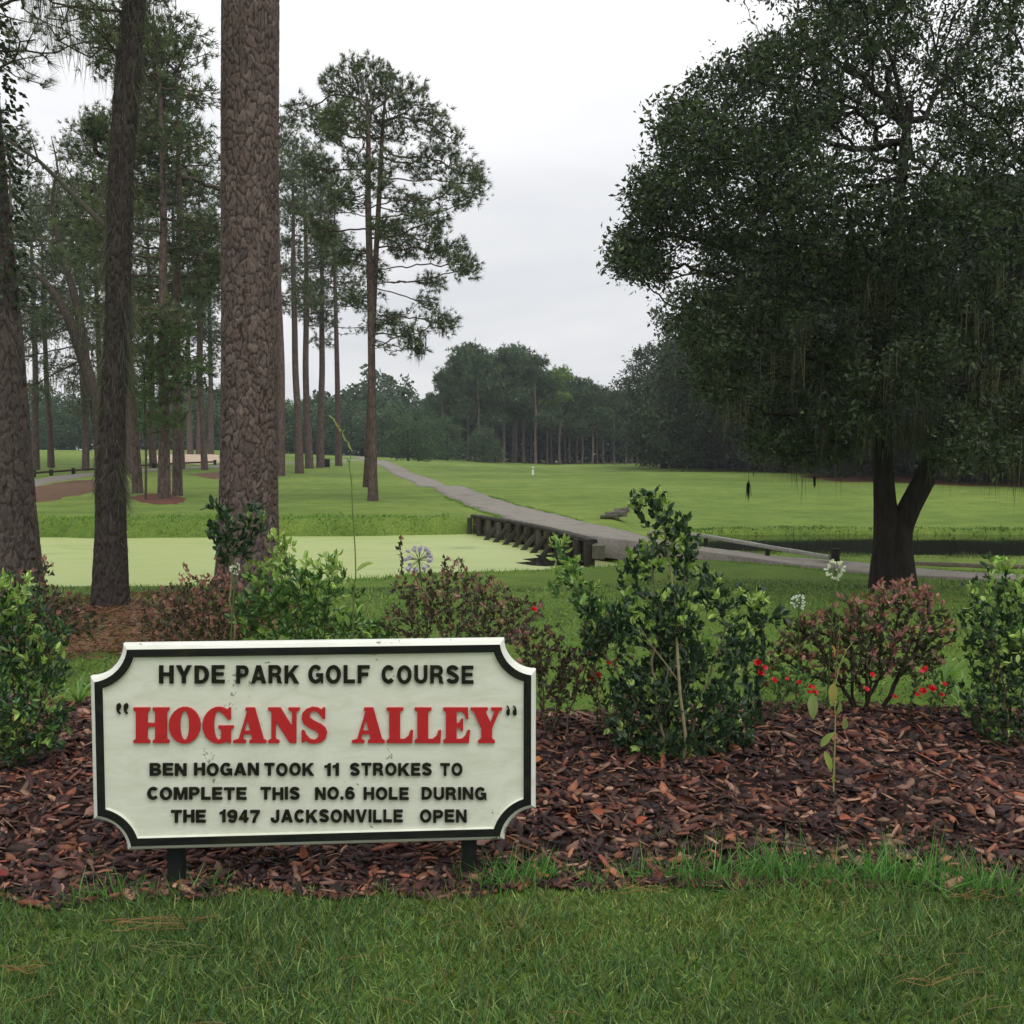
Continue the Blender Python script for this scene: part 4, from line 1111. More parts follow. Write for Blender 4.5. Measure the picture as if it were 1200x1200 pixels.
def child(name, me, mat, root, stuff=False):
    o = bpy.data.objects.new(name, me); COL.objects.link(o); o.parent = root
    if len(me.materials) == 0: me.materials.append(mat)
    if stuff: o['kind'] = 'stuff'
    return o

def copy_tree(root, loc, rz, sc, label, cat=None, group=None):
    c = root.copy(); COL.objects.link(c); c.location = loc; c.rotation_euler = (0, 0, rz); c.scale = (sc if hasattr(sc, '__len__') else (sc, sc, sc))
    c['label'] = label
    if group: c['group'] = group
    for ch in list(root.children):
        d = ch.copy(); COL.objects.link(d); d.parent = c
    return c

def pine_variant(seed, h, tr, cb, spread, pads, tuft=TUFT_MID, tl=.38, kill=.36, step=.32, bark=(96, 84, 78), name='pine_tree', pal=PINE_G, per=2, low=0):
    r = np.random.default_rng(seed)
    root = empty(name, (0, 0, 0), '', 'tree')
    nz = 7; wob = np.cumsum(r.normal(size=(nz, 2)) * .10, 0); wob[0] = 0
    zs = np.linspace(0, h * .93, nz)
    tp = np.c_[wob, zs]; tp[0, 2] = -.4
    acc = Acc(); trunk_tube(acc, tp, tr * np.interp(zs / h, [0, .04, .5, .93], [1.35, 1.05, .78, .25]), lin(*bark), 12)
    child('trunk', acc.mesh('trunk', True), M['bark_far'], root)
    z = np.arange(h * (cb - .06), h * .93, .5)
    st = [np.array([np.interp(q, zs, wob[:, 0]), np.interp(q, zs, wob[:, 1]), q]) for q in z]
    A = []
    for k in range(pads):
        f = (k + r.uniform(.2, .8)) / pads; zz = h * (cb + (1 - cb) * f)
        w = spread * (1 - .62 * f ** 1.6) * r.uniform(.45, 1.0) * (.75 + .25 * min(1, f * 6)); a = r.uniform(0, 6.28)
        A.append(ellipsoid_pts(130, (w * math.cos(a), w * math.sin(a), zz - r.uniform(0, .6)), (spread * r.uniform(.28, .42), spread * r.uniform(.28, .42), h * .027), r))
    A.append(ellipsoid_pts(200, (wob[-1, 0], wob[-1, 1], h * .965), (spread * .42, spread * .42, h * .045), r))
    if low:
        for k in range(low):
            a = r.uniform(0, 6.28); A.append(ellipsoid_pts(30, (math.cos(a) * spread * .3, math.sin(a) * spread * .3, h * r.uniform(.2, cb)), (.8, .8, .5), r))
    P, par, cnt, kids, rad = crown_limbs(st, [-1] + list(range(len(st) - 1)), np.concatenate(A), step, 6, kill, r, tr, .014, .42)
    acc = Acc(); limb_mesh(acc, P, par, rad, lin(84, 76, 66), skip=len(st), sides=5, r=r)
    child('limbs', acc.mesh('limbs', True), M['bark_far'], root)
    m = np.where((cnt <= 7) & (np.arange(len(P)) >= len(st)))[0]; m = np.repeat(m, per)
    d = unit(unit(P[m] - P[par[m]]) * .7 + r.normal(size=(len(m), 3)) * .5 + np.array([0, 0, .35]))
    acc = Acc(); scatter(acc, *tuft, P[m] + r.normal(size=(len(m), 3)) * tl * .45, frames(d, r), r.uniform(.6, 1.15, len(m)) * tl, shade_pick(len(m), pal, r))
    child('crown', acc.mesh('crown'), M['needle'], root, True)
    return root

PG = 'tall pines on the grass beyond the pond'
used = set()
def put(root, px, base, scale, rz, label, group=PG, xy=1.0):
    q = on_ground(px, base, ground)
    k = root.name
    args = (tuple(q), rz, (scale * xy, scale * xy, scale), label)
    if k not in used:
        used.add(k); root.location = q; root.rotation_euler = (0, 0, rz); root.scale = args[2]; root['label'] = label; root['group'] = group; return root
    return copy_tree(root, *args, group=group)
va = pine_variant(41, 18, .165, .42, 3.8, 19, low=5)
vb = pine_variant(42, 17, .18, .34, 3.6, 20, low=7)
vc = pine_variant(43, 25, .27, .52, 3.6, 16, tl=.46, kill=.42, step=.38)
vd = pine_variant(44, 24, .26, .46, 3.8, 16, tl=.46, kill=.42, step=.38)
put(va, 162, 578, 1.0, .3, 'pine trunk just right of the leaning mossy tree, left of a thicker pine')
put(vb, 192, 585, .98, 1.4, 'thickest pine of the trio between the two near trunks, in a patch of red straw')
put(va, 208, 581, .93, 2.6, 'slim pine immediately right of the thickest of the trio')
put(vd, 328, 558, 1.02, 5.0, 'pine trunk peeping out along the right side of the large near trunk')
put(vc, 351, 555, .98, .2, 'first slim pine to the right of the large near trunk')
put(vd, 363, 549, 1.1, 2.0, 'stouter pine second in the row right of the large near trunk')
put(vc, 375.5, 548, 1.02, 3.3, 'slim pine directly left of the small dark bin')
put(vd, 397, 546, 1.0, 4.1, 'pine at the right end of the row, just right of the small dark bin')
put(va, 130, 560, 1.25, 4.4, 'pine mostly hidden behind the leaning mossy tree')
put(vc, 60, 548, .8, 1.1, 'distant pine crown showing left of the leaning mossy tree')
put(vc, 223, 533, 1.05, 5.5, 'leftmost of three thin pines rising behind the sand bunker', 'thin pines behind the bunker')
put(vd, 233, 533, 1.0, .9, 'middle of three thin pines rising behind the sand bunker', 'thin pines behind the bunker')
put(vc, 247, 533, 1.1, 2.7, 'rightmost of three thin pines rising behind the sand bunker', 'thin pines behind the bunker')
put(vb, 100, 552, 1.25, .6, 'bushy-crowned pine behind the leaning oak at left')
put(va, 20, 556, 1.3, 2.2, 'pine whose crown fills the gap right of the left edge trunk')
put(vb, 180, 548, 1.35, 3.9, 'pine standing farther back behind the trio, left side')
put(va, 240, 551, 1.25, 1.8, 'pine standing farther back just left of the large near trunk')
put(vb, 150, 556, 1.1, 5.2, 'half-hidden pine right behind the leaning mossy tree')
put(vc, 42, 551, .86, 3.1, 'slim hazy pine between the left edge trunk and the leaning trunk')
put(vd, 118, 549, .9, 4.9, 'hazy pine standing far behind the leaning mossy tree')
put(vd, -20, 552, .95, 2.4, 'hazy pine at the very left edge of the picture')
put(vc, 212, 550, .95, .4, 'hazy slim pine behind the trio on its right side')
# drooping boughs low on the middle pine
def boughs():
    r = np.random.default_rng(77)
    q = on_ground(192, 585, ground); D = q[1]
    t = empty('young_pine_tree', (q[0] - .35, D - .8, q[2]), 'small brighter green sapling crown hanging before the trio of pine trunks', 'tree')
    b = np.array([q[0] - .35, D - .8, q[2]])
    acc = Acc(); tube(acc, [b + (0, 0, -.2), b + (.05, 0, 1.5), b + (0, .05, 3.2), b + (.1, 0, 5.0)], [.045, .04, .03, .012], lin(84, 76, 62), 6)
    child('trunk', acc.mesh('trunk', True), M['bark_far'], t)
    A = [ellipsoid_pts(90, at(px, py, D - .8), (rx * D / 1200, 1.1, ry * D / 1200), r) for px, py, rx, ry in ((178, 455, 26, 22), (205, 440, 18, 25), (190, 490, 30, 22), (165, 420, 20, 20), (200, 395, 26, 22), (230, 430, 16, 14))]
    st = [b + (0, 0, z) for z in (1.6, 2.2, 2.8, 3.4, 4.0, 4.6)]
    P, par, cnt, kids, rad = crown_limbs(st, [-1, 0, 1, 2, 3, 4], np.concatenate(A), .25, 4, .3, r, .1, .01)
    acc2 = Acc(); limb_mesh(acc2, P, par, rad, lin(80, 74, 60), skip=6, sides=5); child('limbs', acc2.mesh('limbs'), M['bark_far'], t)
    m = np.repeat(np.where((cnt <= 5) & (np.arange(len(P)) >= 6))[0], 3)
    d = unit(r.normal(size=(len(m), 3)) + np.array([0, 0, .2])); acc = Acc()
    scatter(acc, *TUFT_MID, P[m] + r.normal(size=(len(m), 3)) * .1, frames(d, r), r.uniform(.16, .3, len(m)), shade_pick(len(m), [lin(74, 98, 54), lin(64, 86, 50), lin(86, 108, 58)], r))
    child('crown', acc.mesh('crown'), M['needle'], t, True)
    for o in t.children: o.matrix_parent_inverse = Matrix.Translation(-Vector(t.location))
boughs()

# the twin-stemmed hero pine right of the group
def hero():
    r = np.random.default_rng(91); D = 35.0
    q = on_ground(437, 587, ground); D = q[1]
    t = empty('twin_pine_tree', q, 'tall open-crowned pine standing alone right of the pine group, branches reaching right', 'tree')
    ax = [at(x, y, D) for x, y in ((437, 590), (437, 560), (436, 470), (435, 380), (433, 300), (431, 230), (432, 160), (430, 110))]
    ax2 = [at(x, y, D + 1.3) for x, y in ((430, 571), (431, 540), (434, 470), (437, 380), (441, 290), (445, 220), (448, 150), (452, 110))]
    acc = Acc(); trunk_tube(acc, ax, [.2, .155, .13, .122, .115, .10, .08, .045], lin(92, 80, 74), 14)
    link('trunk', acc.mesh('trunk', True), M['bark_far'], t)
    acc = Acc(); trunk_tube(acc, ax2, [.16, .12, .105, .10, .095, .085, .065, .035], lin(84, 74, 68), 12)
    link('trunk', acc.mesh('trunk', True), M['bark_far'], t)
    blobs = [(430, 92, 44, 20), (470, 112, 34, 20), (400, 105, 26, 20), (452, 150, 40, 18), (505, 140, 24, 16), (520, 168, 30, 18), (545, 200, 28, 13), (495, 195, 30, 14), (535, 232, 26, 13), (480, 238, 30, 12), (560, 218, 14, 9),
             (505, 262, 26, 12), (520, 292, 32, 13), (545, 312, 20, 11), (475, 290, 26, 14), (452, 268, 22, 14), (505, 330, 20, 10), (440, 320, 16, 10), (520, 378, 18, 11), (500, 355, 12, 7), (478, 392, 20, 12), (455, 375, 22, 12), (490, 410, 10, 8),
             (385, 150, 26, 18), (372, 200, 22, 14), (398, 235, 20, 14), (375, 270, 22, 14), (402, 300, 18, 12), (350, 130, 18, 14), (415, 350, 16, 10)]
    A = []
    for i_, (px, py, rx, ry) in enumerate(blobs):
        dd = r.uniform(-2.2, 2.6) if i_ > 2 else 0
        A.append(ellipsoid_pts(int(40 + rx * 3.4), at(px, py, D + .6 + dd), (rx * D / 1200, .9 + rx * .02, ry * D / 1200), r))
    for k in range(7):      # pads that reach towards and away from the camera
        z = r.uniform(7.5, 13); A.append(ellipsoid_pts(60, (ax[3][0] + r.uniform(-.8, 1.2), D + .6 + r.choice([-1, 1]) * r.uniform(2, 3.4), z), (.9, .9, .4), r))
    axa = np.array(ax2); zz = np.arange(4.6, 13, .35)
    st = [np.array([np.interp(z, axa[:, 2], axa[:, 0]), D + 1.3, z]) for z in zz]; pr = [-1] + list(range(len(st) - 1))
    axa = np.array(ax); s2 = [np.array([np.interp(z, axa[:, 2], axa[:, 0]), D, z]) for z in zz]; pr += [-1] + list(range(len(st), 2 * len(st) - 1)); st = st + s2
    P, par, cnt, kids, rad = crown_limbs(st, pr, np.concatenate(A), .2, 5, .23, r, .2, .009, .42, cap=14000, jit=.2)
    acc = Acc(); limb_mesh(acc, P, par, rad, lin(86, 76, 68), skip=len(st), sides=5, r=r); link('limbs', acc.mesh('limbs', True), M['bark_far'], t)
    m = np.repeat(np.where((cnt <= 4) & (np.arange(len(P)) >= len(st)))[0], 3)
    d = unit(unit(P[m] - P[par[m]]) * .8 + r.normal(size=(len(m), 3)) * .45 + np.array([0, 0, .3])); acc = Acc()
    scatter(acc, *TUFT_MID, P[m] + r.normal(size=(len(m), 3)) * .10, frames(d, r), r.uniform(.17, .31, len(m)), shade_pick(len(m), PINE_G, r))
    link('crown', acc.mesh('crown'), M['needle'], t)['kind'] = 'stuff'
    # moss hanging from the lowest bough
    acc = Acc()
    for px, py, l in ((489, 405, .62), (481, 402, .3), (497, 396, .3), (520, 385, .25)):
        n = 30; P_ = at(px, py, D) + r.normal(size=(n, 3)) * (.07, .07, .1)
        dd = unit(np.tile([0, 0, -1.], (n, 1)) + r.normal(size=(n, 3)) * .08)
        scatter(acc, BLADE_V * np.array([1, 1, .2]), BLADE_F, P_, frames(dd, r), np.stack([np.full(n, .035), r.uniform(.5, 1.1, n) * l, np.full(n, .2)], 1), shade_pick(n, [lin(62, 68, 56)], r))
    link('hanging_moss', acc.mesh('hanging_moss'), M['moss'], t)['kind'] = 'stuff'
hero()

# ------------------------------------------------------------------ oaks
OAKG = [lin(50, 64, 44), lin(60, 74, 50), lin(40, 54, 40), lin(74, 86, 58)]
def moss_curtain(acc, pts, lr, w, r, n_each=7, pal=None):
    pal = pal or [lin(84, 90, 72), lin(66, 72, 58), lin(98, 102, 84)]
    P = np.repeat(pts, n_each, 0) + r.normal(size=(len(pts) * n_each, 3)) * np.array([.05, .05, .03]) * (w / .008)
    n = len(P); L0 = np.repeat(r.uniform(*lr, len(pts)), n_each) * r.uniform(.5, 1, n)
    d = unit(np.tile([0, 0, -1.], (n, 1)) + r.normal(size=(n, 3)) * .07)
    scatter(acc, BLADE_V * np.array([1, 1, .25]), BLADE_F, P, frames(d, r), np.stack([np.full(n, w), L0, L0], 1), shade_pick(n, pal, r))

def big_oak():
    r = np.random.default_rng(101); D = 12.6; k_ = D / 1200
    z0 = gz(at(1043, 680, D)[0], D)
    t = empty('live_oak_tree', (at(1043, 680, D)[0], D, z0), 'large dark spreading oak with forked trunk filling the right side', 'tree')
    base = at(1045, 682, D); base[2] = z0 - .15
    Ls = [base] + [at(x, y, D + d) for x, y, d in ((1043, 655, 0), (1041, 625, 0), (1037, 590, 0), (1035, 550, .05), (1033, 500, .1), (1030, 440, .15), (1034, 370, .2), (1046, 290, .3), (1056, 210, .4), (1066, 120, .5))]
    Rs = [at(x, y, D + d) for x, y, d in ((1050, 640, -.02), (1055, 618, -.04), (1066, 594, -.06), (1081, 566, -.1), (1098, 530, -.15), (1122, 480, -.2), (1155, 410, -.2), (1185, 320, -.3), (1205, 230, -.4), (1225, 130, -.5))]
    acc = Acc()
    bark = lin(44, 40, 36)
    trunk_tube(acc, Ls, [.30, .215, .175, .135, .118, .112, .108, .10, .09, .07, .05], bark, 16)
    trunk_tube(acc, [base + (.05, -.02, 0)] + Rs, [.28, .19, .15, .135, .13, .128, .12, .11, .095, .07, .05], bark, 16)
    for px, py in ((1021, 686), (1066, 686), (1040, 690)):
        q = at(px, py, D - .1); q[2] = z0 - .08; tube(acc, [q, at(1040 + (px - 1040) * .45, 655, D)], [.05, .11], bark, 10)
    me = acc.mesh('trunk', True)
    link('trunk', me, M['oak_bark'], t)
    B = [(742, 285, 34, 26, 30), (765, 225, 38, 34, 40), (800, 155, 40, 40, 46), (795, 250, 45, 40, 46), (842, 108, 40, 40, 46), (850, 190, 50, 45, 60), (845, 280, 45, 35, 50), (900, 80, 50, 45, 60), (920, 160, 55, 50, 70),
         (905, 245, 50, 45, 60), (965, 35, 50, 50, 60), (985, 120, 60, 50, 60), (965, 225, 60, 50, 66), (1035, 30, 60, 50, 34), (1060, 125, 60, 60, 44), (1045, 215, 70, 60, 70), (1130, 60, 70, 60, 38), (1150, 165, 70, 60, 48),
         (1120, 265, 80, 60, 80), (1215, 240, 70, 60, 60), (1260, 120, 80, 80, 60), (1270, 320, 80, 70, 70), (735, 305, 28, 16, 22), (765, 320, 30, 16, 20),
         (845, 345, 50, 30, 50), (885, 400, 60, 45, 70), (835, 410, 40, 40, 36), (945, 340, 70, 50, 90), (955, 430, 70, 50, 90), (1040, 340, 80, 60, 90), (1062, 430, 80, 45, 90), (1125, 370, 80, 60, 90), (1165, 450, 70, 45, 80), (1215, 400, 60, 70, 70),
         (905, 480, 50, 32, 40), (985, 492, 50, 30, 46), (1140, 500, 40, 24, 30), (1195, 500, 40, 30, 36), (1290, 450, 70, 60, 40), (900, 515, 42, 20, 26), (955, 528, 40, 16, 24), (1135, 528, 34, 18, 26), (1185, 530, 40, 22, 34), (850, 455, 36, 30, 30), (820, 375, 40, 26, 34), (1000, 300, 60, 40, 50), (930, 300, 50, 30, 40),
         (930, -60, 90, 60, 50), (1060, -70, 90, 60, 50), (1200, -60, 90, 70, 50)]
    A = []
    for px, py, rx, ry, n in B:
        for dd in (r.uniform(-2.6, -.6), r.uniform(.3, 1.6), r.uniform(1.4, 3.2)):
            if px < 800: dd *= .5
            A.append(ellipsoid_pts(int(n * 1.5), at(px, py, D + dd) * 1.0, (rx * k_ * .95, .8, ry * k_ * .95), r, .4))
    A = np.concatenate(A)
    st = [np.array(p_) for p_ in Ls[4:]] + Rs[5:]
    nL = len(Ls[4:]); 
    st2 = []; pr = []
    def dense(pts):
        s0 = len(st2)
        for a, b in zip(pts[:-1], pts[1:]):
            m = max(1, int(np.linalg.norm(b - a) / .2))
            for q in range(m): st2.append(a + (b - a) * q / m); pr.append(len(st2) - 2 if len(st2) - 1 > s0 else -1)
    dense(Ls[5:]); dense(Rs[5:])
    P, par, cnt, kids = colonize(A, st2, pr, .12, 6, .135, maxit=170, r=r, jit=.25, cap=26000)
    rad = .0042 * cnt ** .46
    acc = Acc(); limb_mesh(acc, P, par, rad, bark, skip=len(st2), sides=4, r=r, minr=.0032)
    link('limbs', acc.mesh('limbs', True), M['twig'], t)
    m = np.where((cnt <= 5) & (np.arange(len(P)) >= len(st2)))[0]
    q3 = P[m]; dens = vnoise(q3[:, 0] * 1.7 + 9, q3[:, 2] * 1.7 + q3[:, 1] * 1.1) * .6 + vnoise(q3[:, 0] * 4.2, q3[:, 1] * 3 + q3[:, 2] * 4.2) * .4
    m = np.repeat(m, (4 + 34 * smooth(.3, .68, dens)).astype(int))
    d = unit(unit(P[m] - P[par[m]]) * .5 + r.normal(size=(len(m), 3)) * .8 + np.array([0, 0, .1]))
    l = r.gamma(6, .0095, len(m)).clip(.025, .095)
    acc = Acc(); scatter(acc, LEAF2_V, LEAF2_F, P[m] + r.normal(size=(len(m), 3)) * .07, frames(d, r), np.stack([l * r.uniform(.35, .55, len(m)), l, l], 1), shade_pick(len(m), OAKG, r, .25) * (.7 + .6 * r.random(len(P))[m])[:, None])
    link('crown', acc.mesh('crown'), M['leaf'], t)['kind'] = 'stuff'
    print('oak nodes', len(P), 'leaves', len(m))
    # spanish moss curtains below the boughs
    acc = Acc()
    low = np.where((P[:, 2] < 3.6) & (P[:, 0] > 2.2) & (cnt < 40))[0]
    pts = P[r.choice(low, 520)]
    moss_curtain(acc, pts, (.15, .8), .007, r, pal=[lin(98, 98, 80), lin(80, 82, 68), lin(112, 108, 92)])
    for px, py, n in ((1060, 500, 26), (1095, 495, 20), (1010, 490, 14), (955, 470, 10), (1120, 500, 8), (985, 420, 8), (930, 500, 6)):
        c = at(px, py, D - .3); q = c + r.normal(size=(n, 3)) * np.array([.14, .2, .12])
        moss_curtain(acc, q, (.3, .75), .008, r, 9)
    link('hanging_moss', acc.mesh('hanging_moss'), M['moss'], t)['kind'] = 'stuff'
    # the two single tassels dangling on long threads
    for px, y0, y1, y2, w_, lb in ((877, 500, 566, 590, .012, 'dark moss tassel dangling on a long thread against the fairway'), (954.5, 520, 560, 572, .010, 'tiny dark moss tassel on a thread before the strip of red straw')):
        acc = Acc(); a_ = at(px, y0 - 40, D - .4); b_ = at(px, y1, D - .4)
        n = 34; p_ = b_ + r.normal(size=(n, 3)) * np.array([.008, .01, .015])
        dd = unit(np.tile([0, 0, -1.], (n, 1)) + r.normal(size=(n, 3)) * .06); ln = (y2 - y1) * k_
        o = empty('moss_tassel', tuple(b_), lb, 'moss')
        tube(acc, [a_, (a_ + b_) / 2 + (.01, 0, 0), b_], [.0022] * 3, lin(60, 62, 50), 5); link('thread', acc.mesh('thread'), M['moss'], o)
        acc = Acc(); scatter(acc, BLADE_V * np.array([1, 1, .2]), BLADE_F, p_, frames(dd, r), np.stack([np.full(n, w_), r.uniform(.4, 1, n) * ln, np.full(n, .1)], 1), shade_pick(n, [lin(52, 54, 42)], r))
        link('strands', acc.mesh('strands'), M['moss'], o)['kind'] = 'stuff'
big_oak()

def broad_variant(seed, h, rad_, name, pal, leaf=.30, nb=36, na=80, skirt=True, kill=.5, step=.42, per=14, tr=.35, moss=True, cb=.07):
    r = np.random.default_rng(seed); root = empty(name, (0, 0, 0), '', 'tree')
    acc = Acc(); tp = [(0, 0, -.4), (.1, 0, h * .1), (.0, .1, h * .3), (.2, 0, h * .55), (.1, .1, h * .85)]
    trunk_tube(acc, tp, [tr * 1.4, tr, tr * .85, tr * .6, tr * .2], lin(62, 56, 50), 10)
    child('trunk', acc.mesh('trunk', True), M['bark_far'], root)
    A = []
    for k in range(nb):
        f = (k + .5) / nb; z = h * (cb + (.9 - cb) * f); w = rad_ * math.sqrt(max(.05, 1 - ((f - .38) / .68) ** 2)) * r.uniform(.5, .9); a = r.uniform(0, 6.28) + k * 2.4
        s = rad_ * r.uniform(.30, .46); A.append(ellipsoid_pts(na, (w * math.cos(a), w * math.sin(a), z), (s, s, s * .75), r))
    st = [np.array([.1, 0, z]) for z in np.arange(h * .15, h * .8, .6)]
    P, par, cnt, kids, rad = crown_limbs(st, [-1] + list(range(len(st) - 1)), np.concatenate(A), step, 8, kill, r, tr, .02)
    acc = Acc(); limb_mesh(acc, P, par, rad, lin(62, 56, 50), skip=len(st), sides=5, minr=.03); child('limbs', acc.mesh('limbs', True), M['bark_far'], root)
    m = np.repeat(np.where((cnt <= 5) & (np.arange(len(P)) >= len(st)))[0], per)
    d = unit(r.normal(size=(len(m), 3)) + np.array([0, 0, -.15])); l = leaf * r.uniform(.6, 1.2, len(m))
    acc = Acc(); cl = .65 + .7 * r.random(len(P))[m][:, None]
    scatter(acc, LEAF2_V, LEAF2_F, P[m] + r.normal(size=(len(m), 3)) * step * .55, frames(d, r), np.stack([l * .6, l, l], 1), shade_pick(len(m), pal, r, .2) * cl)
    child('crown', acc.mesh('crown'), M['leaf'], root, True)
    if moss:
        acc = Acc(); q = P[r.choice(np.where(P[:, 2] < h * .6)[0], 130)]; moss_curtain(acc, q, (.6, 1.8), .05, r, 4)
        child('hanging_moss', acc.mesh('hanging_moss'), M['moss'], root, True)
    return root
oa = broad_variant(201, 14, 6.2, 'oak_tree', [lin(52, 66, 46), lin(62, 76, 52), lin(42, 54, 40)])
ob = broad_variant(202, 13, 5.6, 'oak_tree', [lin(56, 70, 48), lin(66, 80, 54), lin(46, 58, 42)])
oc = broad_variant(203, 15, 6.0, 'oak_tree', [lin(50, 64, 46), lin(58, 72, 52), lin(68, 82, 56)])
EDGE = [(17.5, 118, 'leftmost dark oak of the wood at the far end of the fairway'), (20.5, 106, 'second dark oak from the left along the wood edge'), (22, 94, 'tall dark oak in the wood edge left of the forked oak'), (24.5, 84, 'dark oak at the wood edge, behind the first bare straw'),
        (23.5, 74, 'low-skirted dark oak at the wood edge behind the moss tassel'), (25, 65, 'dark oak at the wood edge left of the forked trunk'), (24.5, 57, 'dark oak at the wood edge right behind the forked trunk'), (26.5, 50, 'dark oak at the wood edge right of the forked trunk'), (29, 44.5, 'nearest dark oak at the far right of the wood edge'),
        (36, 42, 'dark oak at the right picture edge'), (31, 57, 'oak deep in the wood behind the right trunk'), (33, 72, 'oak deep in the wood, crown over the straw strip'), (31, 90, 'oak deep in the wood at mid fairway'), (28, 112, 'oak at the back of the far wood'), (42, 52, 'oak deep in the wood at far right'), (24, 128, 'oak at the far left back of the wood')]
def put_w(root, x, y, sc, rz, label, group, xy=1.0):
    q = (x, y, gz(x, y)); args = (sc * xy, sc * xy, sc)
    if root.name not in used:
        used.add(root.name); root.location = q; root.rotation_euler = (0, 0, rz); root.scale = args; root['label'] = label; root['group'] = group; return root
    return copy_tree(root, q, rz, args, label, group=group)
for k, (x, y, lb) in enumerate(EDGE):
    x += 2.6 * smooth(90, 70, y)
    put_w((oa, ob, oc)[k % 3], x, y, random.uniform(.95, 1.08) * (1.08, 1.28, 1.4, 1.4, 1.2)[min(k, 4)], random.uniform(0, 6.28), lb, 'dark oaks along the edge of the wood')

# far trees round the end of the fairway
FARG = [lin(68, 92, 60), lin(78, 104, 66), lin(58, 80, 56)]
LTG = [lin(122, 144, 70), lin(104, 128, 66), lin(92, 116, 64)]
PFAR = [lin(70, 90, 60), lin(60, 80, 56), lin(82, 102, 66)]
fb1 = broad_variant(301, 12, 5.5, 'broadleaf_tree', FARG, leaf=.5, nb=30, na=60, kill=.8, step=.7, per=10, moss=False)
fb2 = broad_variant(302, 11, 5.2, 'broadleaf_tree', [lin(70, 94, 60), lin(60, 82, 56)], leaf=.5, nb=30, na=60, kill=.8, step=.7, per=10, moss=False)
UMB = dict(pal=PFAR, tuft=TUFT_FAR, tl=.8, kill=.65, step=.6, bark=(118, 108, 98), per=3)
fp1 = pine_variant(311, 18.5, .24, .38, 5.0, 15, **UMB)
fp2 = pine_variant(312, 18, .24, .38, 4.6, 16, **UMB)
fp3 = pine_variant(313, 18, .24, .42, 4.4, 12, **{**UMB, 'pal': LTG})
GR = [(496, 478, 3), (508, 462, 0), (520, 438, 1), (534, 418, 0), (548, 405, 1), (562, 410, 0), (578, 418, 1), (590, 412, 0), (601, 407, 1), (614, 412, 0), (628, 420, 1), (641, 436, 0), (656, 433, 2), (668, 441, 1), (682, 446, 0), (694, 452, 1), (707, 455, 0), (720, 460, 1), (733, 460, 0), (746, 464, 1), (758, 466, 0)]
ORD = ['bushy tree at the left end of the far grove', 'second tree from the left of the far grove', 'third tree from the left of the far grove', 'tree below the left shoulder of the far grove', 'tallest pine at the left summit of the far grove', 'pine just right of the left summit of the far grove',
       'pine in the notch between the two summits of the far grove', 'pine left of the pale trunk in the far grove', 'tallest pine of the right summit of the far grove', 'pine just right of the right summit of the far grove', 'pine on the right shoulder of the far grove', 'pine directly left of the yellow-green tree in the far grove', 'yellow-green tree standing out in the far grove',
       'pine directly right of the yellow-green tree in the far grove', 'second pine right of the yellow-green tree', 'third pine right of the yellow-green tree', 'fourth pine right of the yellow-green tree', 'fifth pine right of the yellow-green tree', 'third pine from the right end of the far grove', 'second pine from the right end of the far grove', 'pine at the right end of the far grove beside the dark wood']
for k, ((px, ty, v), lb) in enumerate(zip(GR, ORD)):
    D = 150 + (k * 37 % 23) * .8; x = (px - 600) / 1200 * D; z = gz(x, D); h = CAM_H + (532 - ty) * D / 1200 - z
    root = (fp1, fp2, fp3, fb1)[v]; h0 = (18.5, 18, 18, 12)[v]
    put_w(root, x, D, h / h0, k * 1.7, lb, 'trees of the far grove', xy=.92 if v < 3 else 1)
for k, px in enumerate((500, 526, 540, 566, 584, 604, 622, 646, 662, 676, 700, 716, 740, 752)):
    D = 172 + (k * 13 % 9); x = (px - 600) / 1200 * D; ty = np.interp(px, [490, 545, 600, 655, 760], [480, 425, 425, 450, 475])
    h = CAM_H + (532 - ty) * D / 1200 - gz(x, D); put_w((fp2, fp1)[k % 2], x, D, h / 18, k * 2.1 + 1, 'tree in the back row of the far grove', 'back row of the far grove')
pos = ['left edge', 'left edge, second', 'left trunk gap, first', 'left trunk gap, second', 'left trunk gap, third', 'before the bunker line', 'behind the bunker, first', 'behind the bunker, second', 'behind the large pine', 'beside the large pine', 'between the slim pines, first', 'between the slim pines, second', 'behind the dark bin', 'left of the lone pine', 'behind the lone pine', 'right of the lone pine, first', 'right of the lone pine, second', 'left foot of the far grove']
for k, px in enumerate((-30, 10, 45, 75, 105, 140, 172, 205, 240, 275, 315, 345, 372, 398, 425, 448, 468, 488)):
    D = 165 + (k * 7 % 5) * 4; x = (px - 600) / 1200 * D; ty = np.interp(px, [0, 100, 250, 330, 420, 490], [445, 462, 458, 462, 470, 472]) + random.uniform(-5, 7)
    h = CAM_H + (532 - ty) * D / 1200 - gz(x, D); put_w((fb1, fb2)[k % 2], x, D, h / 11.5, k * 1.3, 'hazy green tree of the far tree line, ' + pos[k], 'far tree line', xy=1.15)
q = on_ground(486, 539); put_w(fb2, q[0], 122, .5, 2.0, 'small round-headed tree standing clear on the far fairway', 'small trees on the far fairway')
put_w(fb1, (524 - 600) / 1200 * 140, 140, .5, 1.0, 'dark low bushy tree in front of the far grove, left end', 'small trees on the far fairway')
put_w(fb1, (567 - 600) / 1200 * 143, 143, .42, 3.0, 'dark rounded bush in front of the far grove trunks', 'small trees on the far fairway')
